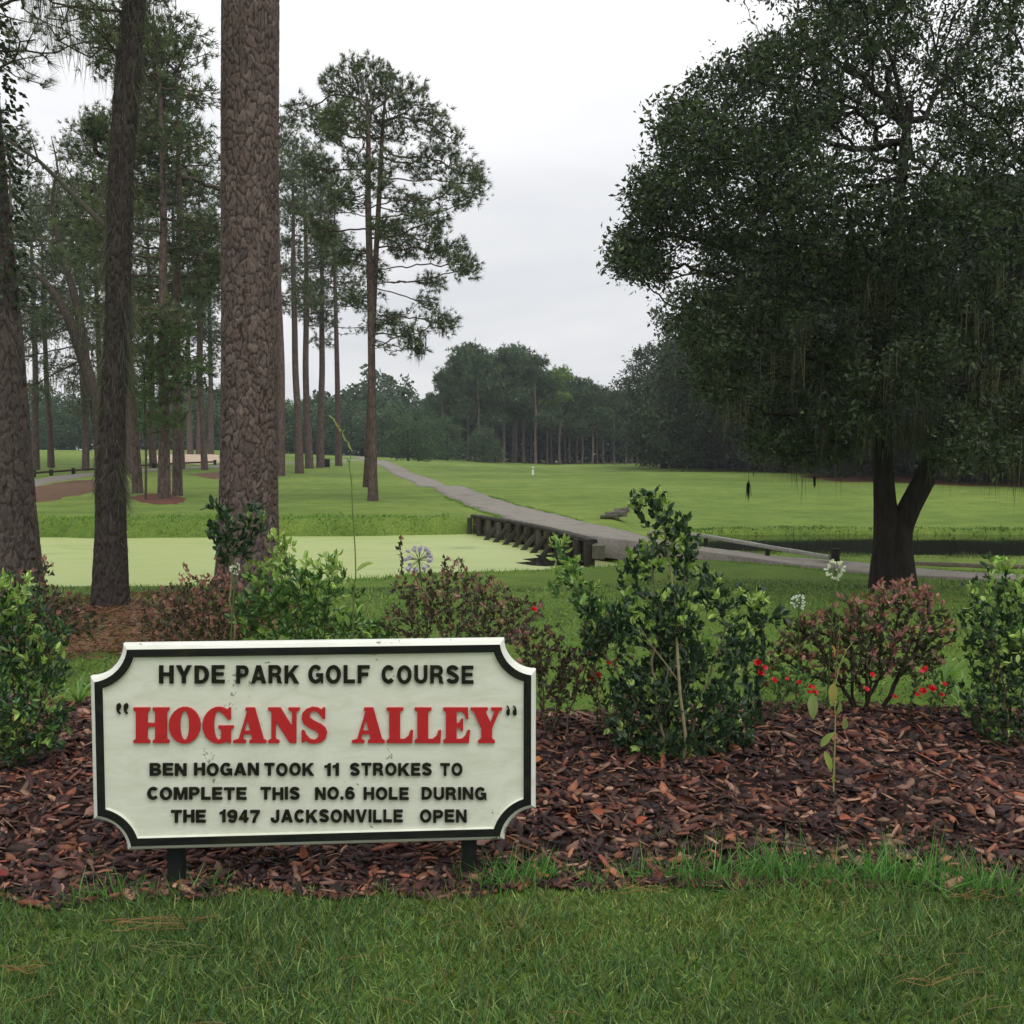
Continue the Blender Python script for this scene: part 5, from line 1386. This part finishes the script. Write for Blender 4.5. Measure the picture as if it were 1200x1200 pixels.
# the wood behind everything, one dark mass nobody could count
def far_wood():
    r = np.random.default_rng(401); acc = Acc()
    def layer(n, x0, x1, y0, y1, h, s, pal, f=lambda x, y: True):
        x = r.uniform(x0, x1, n); y = r.uniform(y0, y1, n); top = h * (.75 + .5 * vnoise(x * .12, x * 0 + 2) ) * (.85 + .3 * vnoise(x * .6, x * 0 + 5))
        z = ground(x, y) + top * r.random(n) ** .8
        d = unit(r.normal(size=(n, 3))); l = s * r.uniform(.6, 1.3, n)
        scatter(acc, LEAF2_V, LEAF2_F, np.stack([x, y, z], 1), frames(d, r), np.stack([l * .7, l, l], 1), shade_pick(n, pal, r, .2))
    P_ = [lin(58, 78, 54), lin(48, 66, 50), lin(68, 88, 60)]
    layer(26000, -190, -12, 186, 200, 8.5, 1.0, P_)
    layer(16000, -28, 40, 188, 204, 13, 1.0, P_)
    layer(22000, -62, 40, 179, 187, 9.5, 1.0, P_)
    layer(9000, 20, 46, 132, 150, 10, .8, P_)
    layer(9000, 40, 120, 60, 100, 12, .8, P_)
    layer(5000, 30, 60, 95, 135, 12, .8, P_)
    layer(3500, 36, 70, 40, 62, 11, .6, P_)
    return acc.mesh('far_wood')
tag(link('far_wood', far_wood(), M['leaf']), 'dark mass of woodland closing the view behind the fairway trees', 'wood', kind='stuff')
# low understorey of the right wood, at its edge
def under():
    r = np.random.default_rng(402); acc = Acc(); n = 22000
    E = np.array([(21, 122), (27.5, 92), (28.5, 70), (29, 57), (33, 49), (42, 46), (60, 44)]); d = np.r_[0, np.cumsum(np.hypot(*np.diff(E, axis=0).T))]
    t = r.random(n) * d[-1]; x = np.interp(t, d, E[:, 0]) + r.uniform(.0, 5, n); y = np.interp(t, d, E[:, 1]) + r.normal(size=n) * .6
    z = ground(x, y) + 2.6 * r.random(n) * vnoise(x * .6, y * .3)
    l = r.uniform(.12, .3, n); scatter(acc, LEAF2_V, LEAF2_F, np.stack([x, y, z], 1), frames(unit(r.normal(size=(n, 3))), r), np.stack([l * .6, l, l], 1), shade_pick(n, [lin(42, 54, 38), lin(34, 44, 34), lin(56, 64, 44)], r, .25))
    return acc.mesh('understorey')
tag(link('understorey', under(), M['leaf']), 'low shadowy undergrowth at the foot of the dark wood on the right', 'undergrowth', kind='stuff')

# leaning mossy oak at the far left
def leaning_oak():
    r = np.random.default_rng(500); D = 44; k_ = D / 1200
    b = on_ground(122, 566, ground); D = b[1]; k_ = D / 1200
    t = empty('leaning_oak_tree', b, 'leaning oak draped with moss between the left edge trunk and the leaning mossy trunk', 'tree')
    ax = [b + (0, 0, -.3)] + [at(x, y, D) for x, y in ((119, 520), (112, 470), (98, 420), (80, 370), (58, 335), (40, 320))]
    ax2 = [at(x, y, D) for x, y in ((100, 425), (92, 360), (70, 290), (60, 240), (66, 200))]
    acc = Acc(); trunk_tube(acc, ax, [.5, .38, .36, .34, .28, .18, .1], lin(70, 62, 54), 12); trunk_tube(acc, ax2, [.28, .22, .16, .12, .06], lin(70, 62, 54), 10)
    link('trunk', acc.mesh('trunk', True), M['bark_far'], t)
    A = [ellipsoid_pts(n, at(px, py, D + r.uniform(-1.5, 1.5)), (rx * k_, 1.6, ry * k_), r) for px, py, rx, ry, n in ((35, 250, 35, 25, 60), (70, 210, 30, 25, 40), (20, 320, 30, 25, 60), (60, 380, 35, 22, 60), (20, 400, 35, 25, 60), (100, 300, 25, 20, 40), (70, 440, 25, 22, 50), (110, 400, 22, 25, 40), (30, 460, 30, 16, 40), (-20, 350, 30, 60, 60), (95, 470, 14, 16, 30), (-10, 440, 30, 30, 50))]
    st = []; pr = []
    for pts in (ax[3:], ax2):
        s0 = len(st)
        for a, b_ in zip(pts[:-1], pts[1:]):
            for q in range(3): st.append(a + (b_ - a) * q / 3); pr.append(len(st) - 2 if len(st) - 1 > s0 else -1)
    P, par, cnt, kids, rad = crown_limbs(st, pr, np.concatenate(A), .34, 6, .38, r, .3, .013)
    acc = Acc(); limb_mesh(acc, P, par, rad, lin(66, 60, 52), skip=len(st), sides=5); link('limbs', acc.mesh('limbs', True), M['bark_far'], t)
    m = np.repeat(np.where((cnt <= 5) & (np.arange(len(P)) >= len(st)))[0], 9); l = r.uniform(.09, .17, len(m)); acc = Acc()
    scatter(acc, LEAF2_V, LEAF2_F, P[m] + r.normal(size=(len(m), 3)) * .2, frames(unit(r.normal(size=(len(m), 3))), r), np.stack([l * .5, l, l], 1), shade_pick(len(m), [lin(66, 82, 56), lin(56, 72, 52), lin(76, 92, 62)], r))
    link('crown', acc.mesh('crown'), M['leaf'], t)['kind'] = 'stuff'
    acc = Acc(); q = P[r.choice(len(P), 330)]; moss_curtain(acc, q, (.4, 1.5), .028, r, 6)
    link('hanging_moss', acc.mesh('hanging_moss'), M['moss'], t)['kind'] = 'stuff'
leaning_oak()

# ------------------------------------------------------------------ shrubs of the bed
DK = [lin(44, 66, 44), lin(54, 80, 48), lin(36, 56, 42), lin(62, 88, 54)]
BRT = [lin(82, 118, 56), lin(102, 140, 64), lin(64, 98, 50), lin(72, 108, 60)]
NEWG = [lin(146, 174, 84), lin(122, 158, 70), lin(160, 184, 104)]
LOR = [lin(88, 70, 62), lin(100, 82, 74), lin(72, 62, 54), lin(78, 80, 58), lin(88, 96, 62), lin(66, 78, 50), lin(60, 56, 48)]
LORT = [lin(146, 96, 92), lin(170, 120, 114), lin(124, 80, 76), lin(150, 122, 96)]
def shrub(name, label, base_px, D, blobs, pal, tip_pal, seed, leaf=(.028, .042), wf=.5, per=6, mat='leaf_gloss', kill=.045, step=.035, dens=1.0, stems=4, stemcol=(98, 88, 68), stemr=.0013, tipf=.2, group=None, depth=1.0, cat='shrub'):
    r = np.random.default_rng(seed); k_ = D / 1200
    bx = (base_px - 600) / 1200 * D; bz = gz(bx, D) + float(bed_z(np.array([bx]), np.array([D]))[0])
    t = empty(name, (bx, D, bz), label, cat, group)
    A = []
    for px, py, rx, ry in blobs:
        vol = rx * ry * (rx + ry) / 2 * k_ ** 3
        n = int(dens * (36 + vol * 62000)); rd = min(rx, 46) * k_ * depth
        A.append(ellipsoid_pts(n, at(px, py, D + r.uniform(-.08, .08)), (rx * k_, rd, ry * k_), r, .42))
    A = np.concatenate(A); st = []
    for k in range(stems): st.append(np.array([bx + r.uniform(-.07, .07), D + r.uniform(-.07, .07), bz - .01]))
    P, par, cnt, kids = colonize(A, st, [-1] * stems, step, 1.5, kill, r=r, jit=.2, cap=9000, maxit=140)
    rad = stemr * cnt ** .42
    acc = Acc(); limb_mesh(acc, P, par, rad, lin(*stemcol), sides=5)
    if acc.n: link('stems', acc.mesh('stems', True), M['twig'], t)
    m0 = np.where((cnt <= 16) & (par >= 0))[0]; m = np.repeat(m0, per)
    d = unit(unit(P[m] - P[par[m]]) * .8 + r.normal(size=(len(m), 3)) * .5 + np.array([0, 0, .3]))
    l = r.uniform(leaf[0] * .7, leaf[1] * 1.08, len(m)); c = shade_pick(len(m), pal, r, .2)
    tip = ((cnt[m] <= 2) & (r.random(len(P))[m] < tipf * (.5 + 1.5 * smooth(np.quantile(P[:, 2], .55), P[:, 2].max(), P[m, 2]))))
    c[tip] = shade_pick(int(tip.sum()), tip_pal, r, .12)
    acc = Acc(); scatter(acc, FLEAF_V if leaf[1] > .04 else LEAF_V, FLEAF_F if leaf[1] > .04 else LEAF_F, P[m] + r.normal(size=(len(m), 3)) * .006, frames(d, r), np.stack([l * wf, l, l], 1), c)
    link('foliage', acc.mesh('foliage'), M[mat], t)['kind'] = 'stuff'
    return t, P, cnt, r

shrub('green_shrub', 'bushy green shrub at the left picture edge, in front of everything but the sign', 10, 5.0, [(15, 705, 32, 38), (-15, 770, 60, 60), (45, 775, 36, 50), (10, 850, 62, 48), (50, 845, 34, 40), (-50, 720, 50, 50), (60, 740, 22, 24)], DK + BRT, NEWG, 1, (.03, .045), .46, dens=1.0, tipf=.35)
shrub('loropetalum_shrub', 'loose brownish shrub at the left before the edge trunk', 40, 7.2, [(25, 700, 40, 28), (70, 725, 42, 26), (5, 735, 60, 34), (50, 665, 12, 20), (100, 735, 20, 14)], LOR, LORT, 2, (.03, .045), .5, mat='leaf', kill=.06, step=.045, tipf=.15)
shrub('loropetalum_shrub', 'pinkish brown shrub behind the sign at the foot of the large pine', 235, 6.3, [(205, 712, 42, 30), (245, 700, 44, 32), (275, 725, 40, 30), (185, 735, 28, 22), (215, 672, 10, 14), (258, 660, 12, 12), (235, 740, 50, 24)], LOR, LORT, 3, (.024, .038), .52, mat='leaf', tipf=.42, kill=.055, dens=.75)
shrub('green_shrub', 'bright green shrub with pale new leaves behind the middle of the sign', 345, 6.0, [(335, 695, 44, 44), (372, 682, 34, 34), (330, 640, 20, 18), (392, 662, 16, 16), (305, 720, 34, 34), (360, 730, 56, 26), (300, 668, 18, 18), (412, 735, 26, 18)], BRT, NEWG, 4, (.035, .055), .42, tipf=.55, kill=.055, step=.042)
shrub('holly_shrub', 'upright dark green sprig with one tall stem before the large pine', 268, 5.9, [(262, 622, 22, 26), (298, 606, 16, 16), (250, 592, 10, 12), (275, 650, 20, 14)], DK, NEWG, 5, (.035, .052), .5, stems=1, stemcol=(122, 112, 86), tipf=.1)
shrub('loropetalum_shrub', 'reddish shrub directly behind the right half of the sign', 540, 6.0, [(500, 700, 40, 34), (555, 702, 46, 34), (605, 718, 36, 24), (470, 642, 8, 22), (528, 668, 26, 18), (480, 730, 40, 22), (560, 735, 60, 22), (462, 690, 14, 12)], LOR, LORT, 6, (.024, .038), .52, mat='leaf', tipf=.32, kill=.055, dens=.75)
shrub('loropetalum_shrub', 'low dark reddish shrub at the right end of the sign', 650, 5.5, [(640, 765, 38, 34), (672, 790, 34, 34), (610, 745, 26, 18), (700, 740, 26, 24), (655, 810, 38, 20)], LOR + [lin(62, 48, 44)], LORT, 7, (.026, .04), .52, mat='leaf', tipf=.15, kill=.055)
hol, Ph, _, _ = shrub('holly_shrub', 'tall dark green glossy shrub right of the sign, the highest in the bed', 795, 5.15, [(772, 590, 16, 20), (748, 588, 14, 12), (790, 620, 20, 24), (800, 660, 20, 26), (760, 655, 22, 24), (738, 672, 16, 26), (812, 640, 10, 14), (830, 690, 16, 28), (846, 715, 14, 20), (785, 720, 34, 34), (732, 735, 26, 30), (700, 755, 22, 24), (862, 760, 24, 34), (868, 700, 10, 12), (690, 715, 12, 12), (800, 770, 40, 30), (765, 815, 52, 40), (842, 830, 32, 36), (735, 850, 24, 30), (862, 860, 18, 20), (785, 872, 58, 22)], DK, NEWG, 8, (.03, .046), .52, per=6, dens=2.0, kill=.04, step=.034, tipf=.26, stemcol=(120, 116, 90))
shrub('privet_shrub', 'pale green feathery sprig leaning out left of the tall glossy shrub', 735, 5.25, [(655, 640, 14, 14), (668, 668, 24, 20), (690, 700, 24, 22), (700, 735, 20, 26), (650, 690, 10, 8)], BRT, NEWG, 9, (.035, .055), .34, tipf=.5, stems=2)
shrub('loropetalum_shrub', 'broad pinkish shrub right of the tall glossy one, dark branching stems at its foot', 1015, 6.1, [(1060, 698, 48, 22), (1000, 728, 44, 30), (948, 748, 38, 34), (1085, 735, 36, 26), (1025, 765, 62, 30), (915, 770, 20, 20), (1070, 770, 40, 22), (985, 790, 40, 18)], LOR + [lin(74, 88, 50), lin(66, 82, 48), lin(84, 98, 56)], LORT, 10, (.026, .042), .56, mat='leaf', tipf=.5, kill=.055, step=.04, dens=.8, stems=6, stemcol=(56, 46, 40), stemr=.0026)
shrub('green_shrub', 'small leggy green sprig between the tall glossy shrub and the pinkish one', 880, 5.6, [(884, 705, 16, 14), (878, 740, 18, 24), (905, 725, 14, 12)], DK, NEWG, 12, (.04, .06), .45, stems=2, tipf=.4)
shrub('green_shrub', 'dense green shrub at the right picture edge', 1185, 5.3, [(1172, 668, 22, 20), (1190, 700, 30, 34), (1148, 735, 24, 36), (1195, 775, 46, 50), (1160, 820, 36, 44), (1195, 860, 50, 36), (1240, 740, 40, 60), (1140, 690, 14, 10)], DK + BRT[:1], NEWG, 13, (.03, .045), .46, tipf=.35)
shrub('green_shrub', 'low fresh green growth under the pinkish shrub, left side', 930, 5.9, [(925, 800, 34, 22), (900, 780, 18, 20), (960, 818, 26, 12)], BRT, NEWG, 14, (.022, .034), .45, mat='leaf', tipf=.2, kill=.05)
shrub('green_shrub', 'low fine green growth behind the right post of the sign top', 440, 6.1, [(440, 740, 26, 14), (415, 700, 10, 22)], BRT, NEWG, 15, (.03, .045), .4, mat='leaf', tipf=.3)

# the pale main stem of the tall shrub
acc = Acc(); D = 5.02
tube(acc, [at(x, y, D + d) for x, y, d in ((800, 902, 0), (803, 860, 0), (797, 815, -.02), (794, 770, 0), (792, 720, .05), (786, 670, .08), (778, 620, .1))], [.010, .009, .008, .0075, .0065, .005, .003], lin(132, 126, 96), 8)
tube(acc, [at(x, y, D) for x, y in ((796, 800), (778, 775), (762, 755), (750, 735))], [.005, .0045, .004, .002], lin(124, 112, 88), 6)
link('main_stem', acc.mesh('main_stem', True), M['twig'], hol)

# ------------------------------------------------------------------ roses, agapanthus, weeds, strappy leaves
PET_V = np.array([(0, 0, 0), (-.42, .5, .12), (-.3, .9, .2), (0, 1, .12), (.3, .9, .2), (.42, .5, .12), (0, .5, -.02)], float)
PET_F = np.array([(0, 6, 1), (1, 6, 2), (2, 6, 3), (3, 6, 4), (4, 6, 5), (5, 6, 0)])
def flower(name, pos, rad, n, pal, parent, r, layers=2, open_=.9):
    acc = Acc()
    for l_ in range(layers):
        a = np.arange(n) / n * 6.283 + l_ * .5 + r.uniform(0, 1); nrm = unit(np.array([r.normal() * .4, -.5 + r.normal() * .3, .7]))
        F = frames(nrm[None], r)[0]
        e_ = open_ * (1 - .35 * l_)
        d = np.stack([np.cos(a) * e_, np.full(n, .45 + .35 * l_), np.sin(a) * e_], 1) @ F.T
        up = np.tile(nrm, (n, 1)); sc = rad * (1 - .3 * l_) * r.uniform(.85, 1.1, n)
        scatter(acc, PET_V, PET_F, np.tile(pos, (n, 1)), frames(d, r, up * 3), sc, shade_pick(n, pal, r, .1))
    return link(name, acc.mesh(name), M['petal'], parent)
RED = [lin(214, 38, 52), lin(198, 30, 44), lin(228, 70, 82)]
def rose(label, base_px, D, blobs, flowers, seed, by=None):
    t, P, cnt, r = shrub('rose_bush', label, base_px, D, blobs, [lin(66, 92, 52), lin(56, 80, 48), lin(84, 104, 60)], [lin(110, 70, 50)], seed, (.022, .034), .55, mat='leaf', kill=.06, dens=.55, group='red landscape roses', cat='rose bush')
    for px, py, s in flowers: flower('flower', at(px, py, D - .12), s * D / 1200, 5, RED, t, r)
rose('red-flowered rose bush right beside the sign, left of the tall glossy shrub', 715, 5.6, [(715, 770, 26, 30), (745, 790, 22, 26), (690, 800, 22, 18)], [(692, 765, 6), (700, 792, 5), (738, 803, 5.5), (735, 818, 4), (712, 778, 4), (694, 795, 4.5), (758, 806, 3.5), (722, 803, 3), (625, 715, 5)], 21)
rose('red-flowered rose bush between the tall glossy shrub and the pinkish one', 900, 5.7, [(895, 790, 26, 24), (930, 800, 26, 18)], [(888, 778, 6), (891, 790, 6), (895, 783, 5), (907, 798, 4.5), (950, 806, 5), (955, 812, 5.5), (948, 812, 4), (922, 797, 3.5), (937, 800, 3.5), (1022, 792, 4.5), (1015, 808, 4), (1048, 817, 3.5)], 22)
rose('red-flowered rose bush under the right side of the pinkish shrub', 1085, 5.8, [(1085, 798, 30, 20), (1110, 805, 18, 14)], [(1084, 786, 6.5), (1082, 811, 6), (1092, 808, 6), (1106, 803, 4.5), (1103, 815, 4), (1075, 815, 3.5)], 23)

def agapanthus(label, px, py, base_y, D, rad, pal, seed, droop=.2):
    r = np.random.default_rng(seed); h = at(px, py, D); bx = h[0] + r.uniform(-.05, .05)
    t = empty('agapanthus_plant', (bx, D, gz(bx, D)), label, 'flower')
    acc = Acc(); tube(acc, [(bx, D, gz(bx, D)), (bx + .01, D, h[2] * .5), h], [.006, .0055, .005], lin(92, 118, 62), 6); link('stem', acc.mesh('stem', True), M['grass'], t)
    n = 38; R_ = rad * D / 1200
    for k in range(n):
        d = unit(r.normal(size=3) + np.array([0, 0, .5 - droop])); L_ = R_ * r.uniform(.75, 1.05)
        q = h + d * L_ * .62 ; acc = Acc()
        tube(acc, [h, h + d * L_ * .35 + (0, 0, .003), q], [.0012] * 3, lin(110, 130, 90), 4, False)
        a = np.arange(6) / 6 * 6.283; F = frames(d[None], r)[0]
        dd = np.stack([np.cos(a) * .5, np.ones(6), np.sin(a) * .5], 1) @ F.T
        scatter(acc, PET_V * np.array([.5, 1, 1]), PET_F, np.tile(q, (6, 1)), frames(dd, r, np.tile(d, (6, 1)) * 3), np.full(6, L_ * .34), shade_pick(6, pal, r, .06))
        link('floret', acc.mesh('floret'), M['petal'], t)
agapanthus('lavender agapanthus flower head rising behind the sign among the reddish shrub', 491, 657, 740, 6.1, 20, [lin(188, 178, 214), lin(206, 198, 226)], 31, .1)
agapanthus('tall white drooping agapanthus head before the oak trunk', 979, 668, 830, 6.0, 14, [lin(226, 226, 220), lin(206, 212, 200)], 32, .9)
agapanthus('pale blue-white agapanthus head left of the taller white one', 936, 706, 830, 6.0, 11, [lin(214, 220, 236), lin(230, 232, 238)], 33, .1)
agapanthus('small white flower before the large pine trunk', 276, 667, 740, 5.8, 8, [lin(226, 228, 226)], 34, .1)

def strappy(label, px, py, D, n, seed, L_=(.25, .45)):
    r = np.random.default_rng(seed); b = at(px, py, D); b[2] = gz(b[0], D) + .03
    t = empty('daylily_clump', b, label, 'plant')
    for k in range(n):
        a = r.uniform(0, 6.28); l = r.uniform(*L_); h = l * r.uniform(.45, .8); w = r.uniform(.006, .010)
        s = np.linspace(0, 1, 8); x = l * s ** 1.2 * .9; z = h * (s * 1.6 - 1.15 * s ** 2.2) / .8
        c = np.stack([b[0] + np.cos(a) * x, b[1] + np.sin(a) * x, b[2] + z], 1); side = np.array([-math.sin(a), math.cos(a), 0]) 
        ww = w * np.sin(np.clip(s * .93 + .12, 0, 1) * math.pi)[:, None] * side
        V = np.concatenate([c - ww, c + np.array([0, 0, -.003]), c + ww]); k_ = np.arange(7)
        acc = Acc(); cc = shade_pick(1, [lin(110, 146, 76), lin(92, 128, 64), lin(138, 164, 98)], r, .1)[0]
        acc.add(V, np.concatenate([np.stack([k_, k_ + 8, k_ + 9, k_ + 1], 1), np.stack([k_ + 8, k_ + 16, k_ + 17, k_ + 9], 1)]), cc)
        link('leaf_blade', acc.mesh('leaf_blade', True), M['grass'], t)
strappy('clump of arching strap leaves right of the pinkish shrub', 1130, 830, 6.1, 34, 41)
strappy('second clump of arching strap leaves close to the right edge shrub', 1105, 815, 6.7, 26, 42)
strappy('clump of arching strap leaves left of the sign corner', 92, 800, 6.3, 20, 43, (.2, .35))

def big_leaf(pos, dirv, L_, w, pal, parent, r, curl=.15):
    acc = Acc(); scatter(acc, FLEAF_V, FLEAF_F, np.array([pos]), frames(np.array([dirv], float), r, np.array([[0, -.5, 1.]]) * 2), np.array([[w, L_, L_]]), shade_pick(1, pal, r, .08))
    return link('leaf', acc.mesh('leaf', True), M['leaf'], parent)
def weed_a():
    r = np.random.default_rng(51); D = 5.6
    t = empty('tall_weed', (at(412, 750, D)[0], D, .05), 'tall thin weed with pale seed heads and one broad leaf rising behind the sign', 'weed')
    S_ = [(411, 905), (413, 760), (414, 705), (417, 672), (416, 640), (413, 600), (412, 565), (409, 545), (412, 530)]
    pts = [at(x, y, D) for x, y in S_]; pts[0][2] = .03; acc = Acc()
    tube(acc, pts, [.005, .005, .0045, .004, .0035, .003, .003, .0025, .002], lin(112, 124, 72), 6); link('stem', acc.mesh('stem', True), M['grass'], t)
    acc = Acc(); tube(acc, [at(x, y, D) for x, y in ((412, 531), (404, 512), (398, 500), (388, 490))], [.002, .0018, .0015, .001], lin(128, 138, 84), 5); link('branch', acc.mesh('branch'), M['grass'], t)
    for k in range(14):
        px, py = np.interp(k / 13, [0, 1], [413, 390]), np.interp(k / 13, [0, 1], [530, 491]); big_leaf(at(px, py, D), (r.normal() * .4 - .2, -.2, 1), r.uniform(.02, .035), .012, [lin(142, 154, 92)], t, r)
    for px, py, dx, dz, l, w in ((417, 670, .8, .5, .115, .05), (404, 610, -.5, .8, .07, .03), (412, 575, .3, .9, .04, .015), (413, 562, -.3, .9, .045, .014), (405, 720, .3, -1, .07, .03), (418, 720, .5, .8, .08, .03), (398, 730, -.2, .9, .08, .03), (410, 545, -.4, .9, .05, .012)):
        big_leaf(at(px, py, D - .01), (dx, -.2, dz), l, w, [lin(132, 158, 74), lin(104, 134, 62)], t, r)
weed_a()
def weed_b():
    r = np.random.default_rng(52); D = 4.55
    t = empty('tall_weed', (at(974, 970, D)[0], D, .05), 'pale-stemmed weed with long yellowing leaves in front of the pinkish shrub', 'weed')
    pts = [at(x, y, D) for x, y in ((970, 972), (977, 930), (978, 880), (979, 840), (977, 810), (984, 780), (992, 762), (1000, 752))]; pts[0][2] = .06; acc = Acc()
    tube(acc, pts, [.004, .004, .0037, .0034, .003, .0026, .002, .0012], lin(160, 156, 104), 6)
    tube(acc, [at(x, y, D) for x, y in ((978, 812), (980, 780), (984, 745), (983, 712))], [.002, .0018, .0015, .001], lin(140, 130, 86), 5)
    link('stem', acc.mesh('stem', True), M['grass'], t)
    for px, py, dx, dz, l, w, c in ((977, 800, -.1, -1, .10, .042, (148, 140, 74)), (978, 770, -.2, .9, .06, .04, (156, 118, 60)), (953, 812, -.05, -1, .12, .048, (122, 138, 82)), (962, 875, .5, .75, .09, .034, (132, 152, 78)), (966, 880, .3, -.9, .10, .034, (130, 146, 70)), (980, 838, .2, .9, .07, .03, (122, 136, 80)), (990, 855, -.1, .9, .06, .03, (122, 136, 80)), (976, 918, -.1, 1, .04, .02, (120, 134, 70)), (974, 945, .2, .9, .05, .02, (120, 134, 70))):
        big_leaf(at(px, py, D - .01), (dx, -.2, dz), l, w, [lin(*c)], t, r)
weed_b()
def weed_small(px, py, D, label, seed, n=7, pal=None):
    r = np.random.default_rng(seed); b = at(px, py, D); b[2] = .05; h = r.uniform(.08, .14)
    t = empty('seedling_weed', b, label, 'weed'); acc = Acc(); top = b + (r.normal() * .02, 0, h); tube(acc, [b, (b + top) / 2 + (.01, 0, 0), top], [.002, .0017, .001], lin(120, 112, 72), 5); link('stem', acc.mesh('stem'), M['grass'], t)
    for k in range(n):
        f = r.uniform(.3, 1); big_leaf(b + (top - b) * f, (r.normal(), r.normal() * .6 - .3, .5), r.uniform(.025, .042), .02, pal or [lin(110, 142, 70), lin(92, 122, 62)], t, r)
weed_small(270, 1012, 3.92, 'small green weed in the bark under the left part of the sign', 61, 16)
weed_small(310, 1018, 3.9, 'tiny yellow-green seedling under the sign, right of the small weed', 62, 4, [lin(150, 170, 70)])
weed_small(148, 1000, 3.95, 'small stemmy seedling below the sign corner at left', 63, 5)
weed_small(806, 830, 5.0, 'yellowish seedling in the bark before the tall shrub', 64, 6, [lin(140, 140, 70)])

# fallen leaves on the bark and the lawn
FL = [(356, 1036, 3.84, (150, 88, 72), .055, 'curled pinkish brown fallen leaf under the middle of the sign'), (178, 1006, 4.0, (176, 80, 52), .04, 'orange fallen leaf by the left sign post'), (707, 962, 4.25, (150, 84, 58), .06, 'orange brown fallen leaf right of the sign'), (746, 987, 4.15, (176, 92, 62), .05, 'bright orange fallen leaf right of the sign, nearer the lawn'),
      (825, 997, 4.12, (140, 66, 54), .05, 'reddish fallen leaf below the tall glossy shrub'), (983, 982, 4.2, (160, 90, 70), .05, 'pale orange fallen leaf below the yellowing weed'), (838, 920, 4.75, (96, 50, 38), .07, 'dark brown fallen leaf at the foot of the tall shrub'), (1112, 942, 4.5, (178, 124, 84), .05, 'pale tan bark sliver standing up at right'),
      (628, 915, 4.9, (176, 110, 70), .06, 'orange wood chip beside the right edge of the sign'), (20, 942, 4.6, (110, 60, 50), .05, 'brown fallen leaf in the bark at the left edge'), (1005, 905, 5.0, (150, 100, 84), .045, 'pinkish fallen leaf in the middle of the right bark'), (548, 1012, 3.95, (150, 104, 84), .05, 'tan fallen leaf just right of the right sign post'), (10, 1055, 3.72, (130, 54, 50), .05, 'dark red fallen leaf on the lawn edge at far left')]
for k, (px, py, D, c, l, lb) in enumerate(FL):
    r = np.random.default_rng(700 + k); b = at(px, py, D); zz_ = float(bed_z(np.array([b[0]]), np.array([D]))[0]) + .045; b[2] = zz_ if D > 3.75 else .04
    acc = Acc(); sd_ = 1.5
    scatter(acc, FLEAF_V * np.array([1, 1, 2.2]), FLEAF_F, b[None], frames(np.array([[r.normal(), r.normal() * .6, .35]]), r, np.array([[0, -.6, .8]]) * 2), np.array([[l * .62, l, l]]), shade_pick(1, [lin(*c)], r, .02))
    o = link('fallen_leaf', acc.mesh('fallen_leaf', True), M['leaf']); tag(o, lb, 'leaf', 'fallen leaves on the bark')
# dry pine needles and twigs on the lawn
def straw(px, py, dx, n, seed, label, pal=(158, 122, 80)):
    r = np.random.default_rng(seed); D = 1920 / (py - 532); b = at(px, py, D); acc = Acc()
    for k in range(n):
        x0 = b[0] + r.normal() * .02; y0 = b[1] + r.normal() * .015; l = dx * r.uniform(.6, 1); a = r.normal() * .2 + .15
        s = np.linspace(0, 1, 6); q = np.stack([x0 + l * s * math.cos(a), y0 + l * s * math.sin(a) + .006 * np.sin(s * 3 + k), .045 + .01 * np.sin(s * 6 + k)], 1)
        tube(acc, q, [.001] * 6, lin(*pal) * r.uniform(.45, .85), 4, False)
    o = link('pine_needle_bundle', acc.mesh('pine_needle_bundle'), M['twig']); tag(o, label, 'pine needles', 'dry needles on the lawn', None)
straw(132, 1114, .34, 9, 81, 'long dry pine needle bundle lying on the lawn below the sign, left')
straw(160, 1140, .36, 4, 82, 'thin pale needle strand below the long bundle on the lawn', (140, 140, 90))
straw(0, 1170, .14, 6, 83, 'dry needles at the lower left corner of the lawn')
straw(1120, 1078, .2, 6, 84, 'dry needles on the lawn near the right edge')
straw(720, 1066, .22, 5, 85, 'dry needles along the lawn edge right of the sign')
straw(1060, 1188, .2, 4, 86, 'dry needles at the bottom right of the lawn')

# ------------------------------------------------------------------ haze
hm = bpy.data.materials.new('haze'); hm.use_nodes = True; t_ = hm.node_tree; t_.nodes.clear()
pv = t_.nodes.new('ShaderNodeVolumePrincipled'); pv.inputs['Color'].default_value = (.86, .93, 1.0, 1); pv.inputs['Density'].default_value = .0004; pv.inputs['Anisotropy'].default_value = 0
ou = t_.nodes.new('ShaderNodeOutputMaterial'); t_.links.new(pv.outputs[0], ou.inputs['Volume'])
me = box_mesh('haze', 2600, 2200, 45, 0, -3)
for v in me.vertices: v.co.y += 900
hz = link('haze', me, hm); tag(hz, 'thin damp air over the whole golf course', 'haze', kind='stuff')
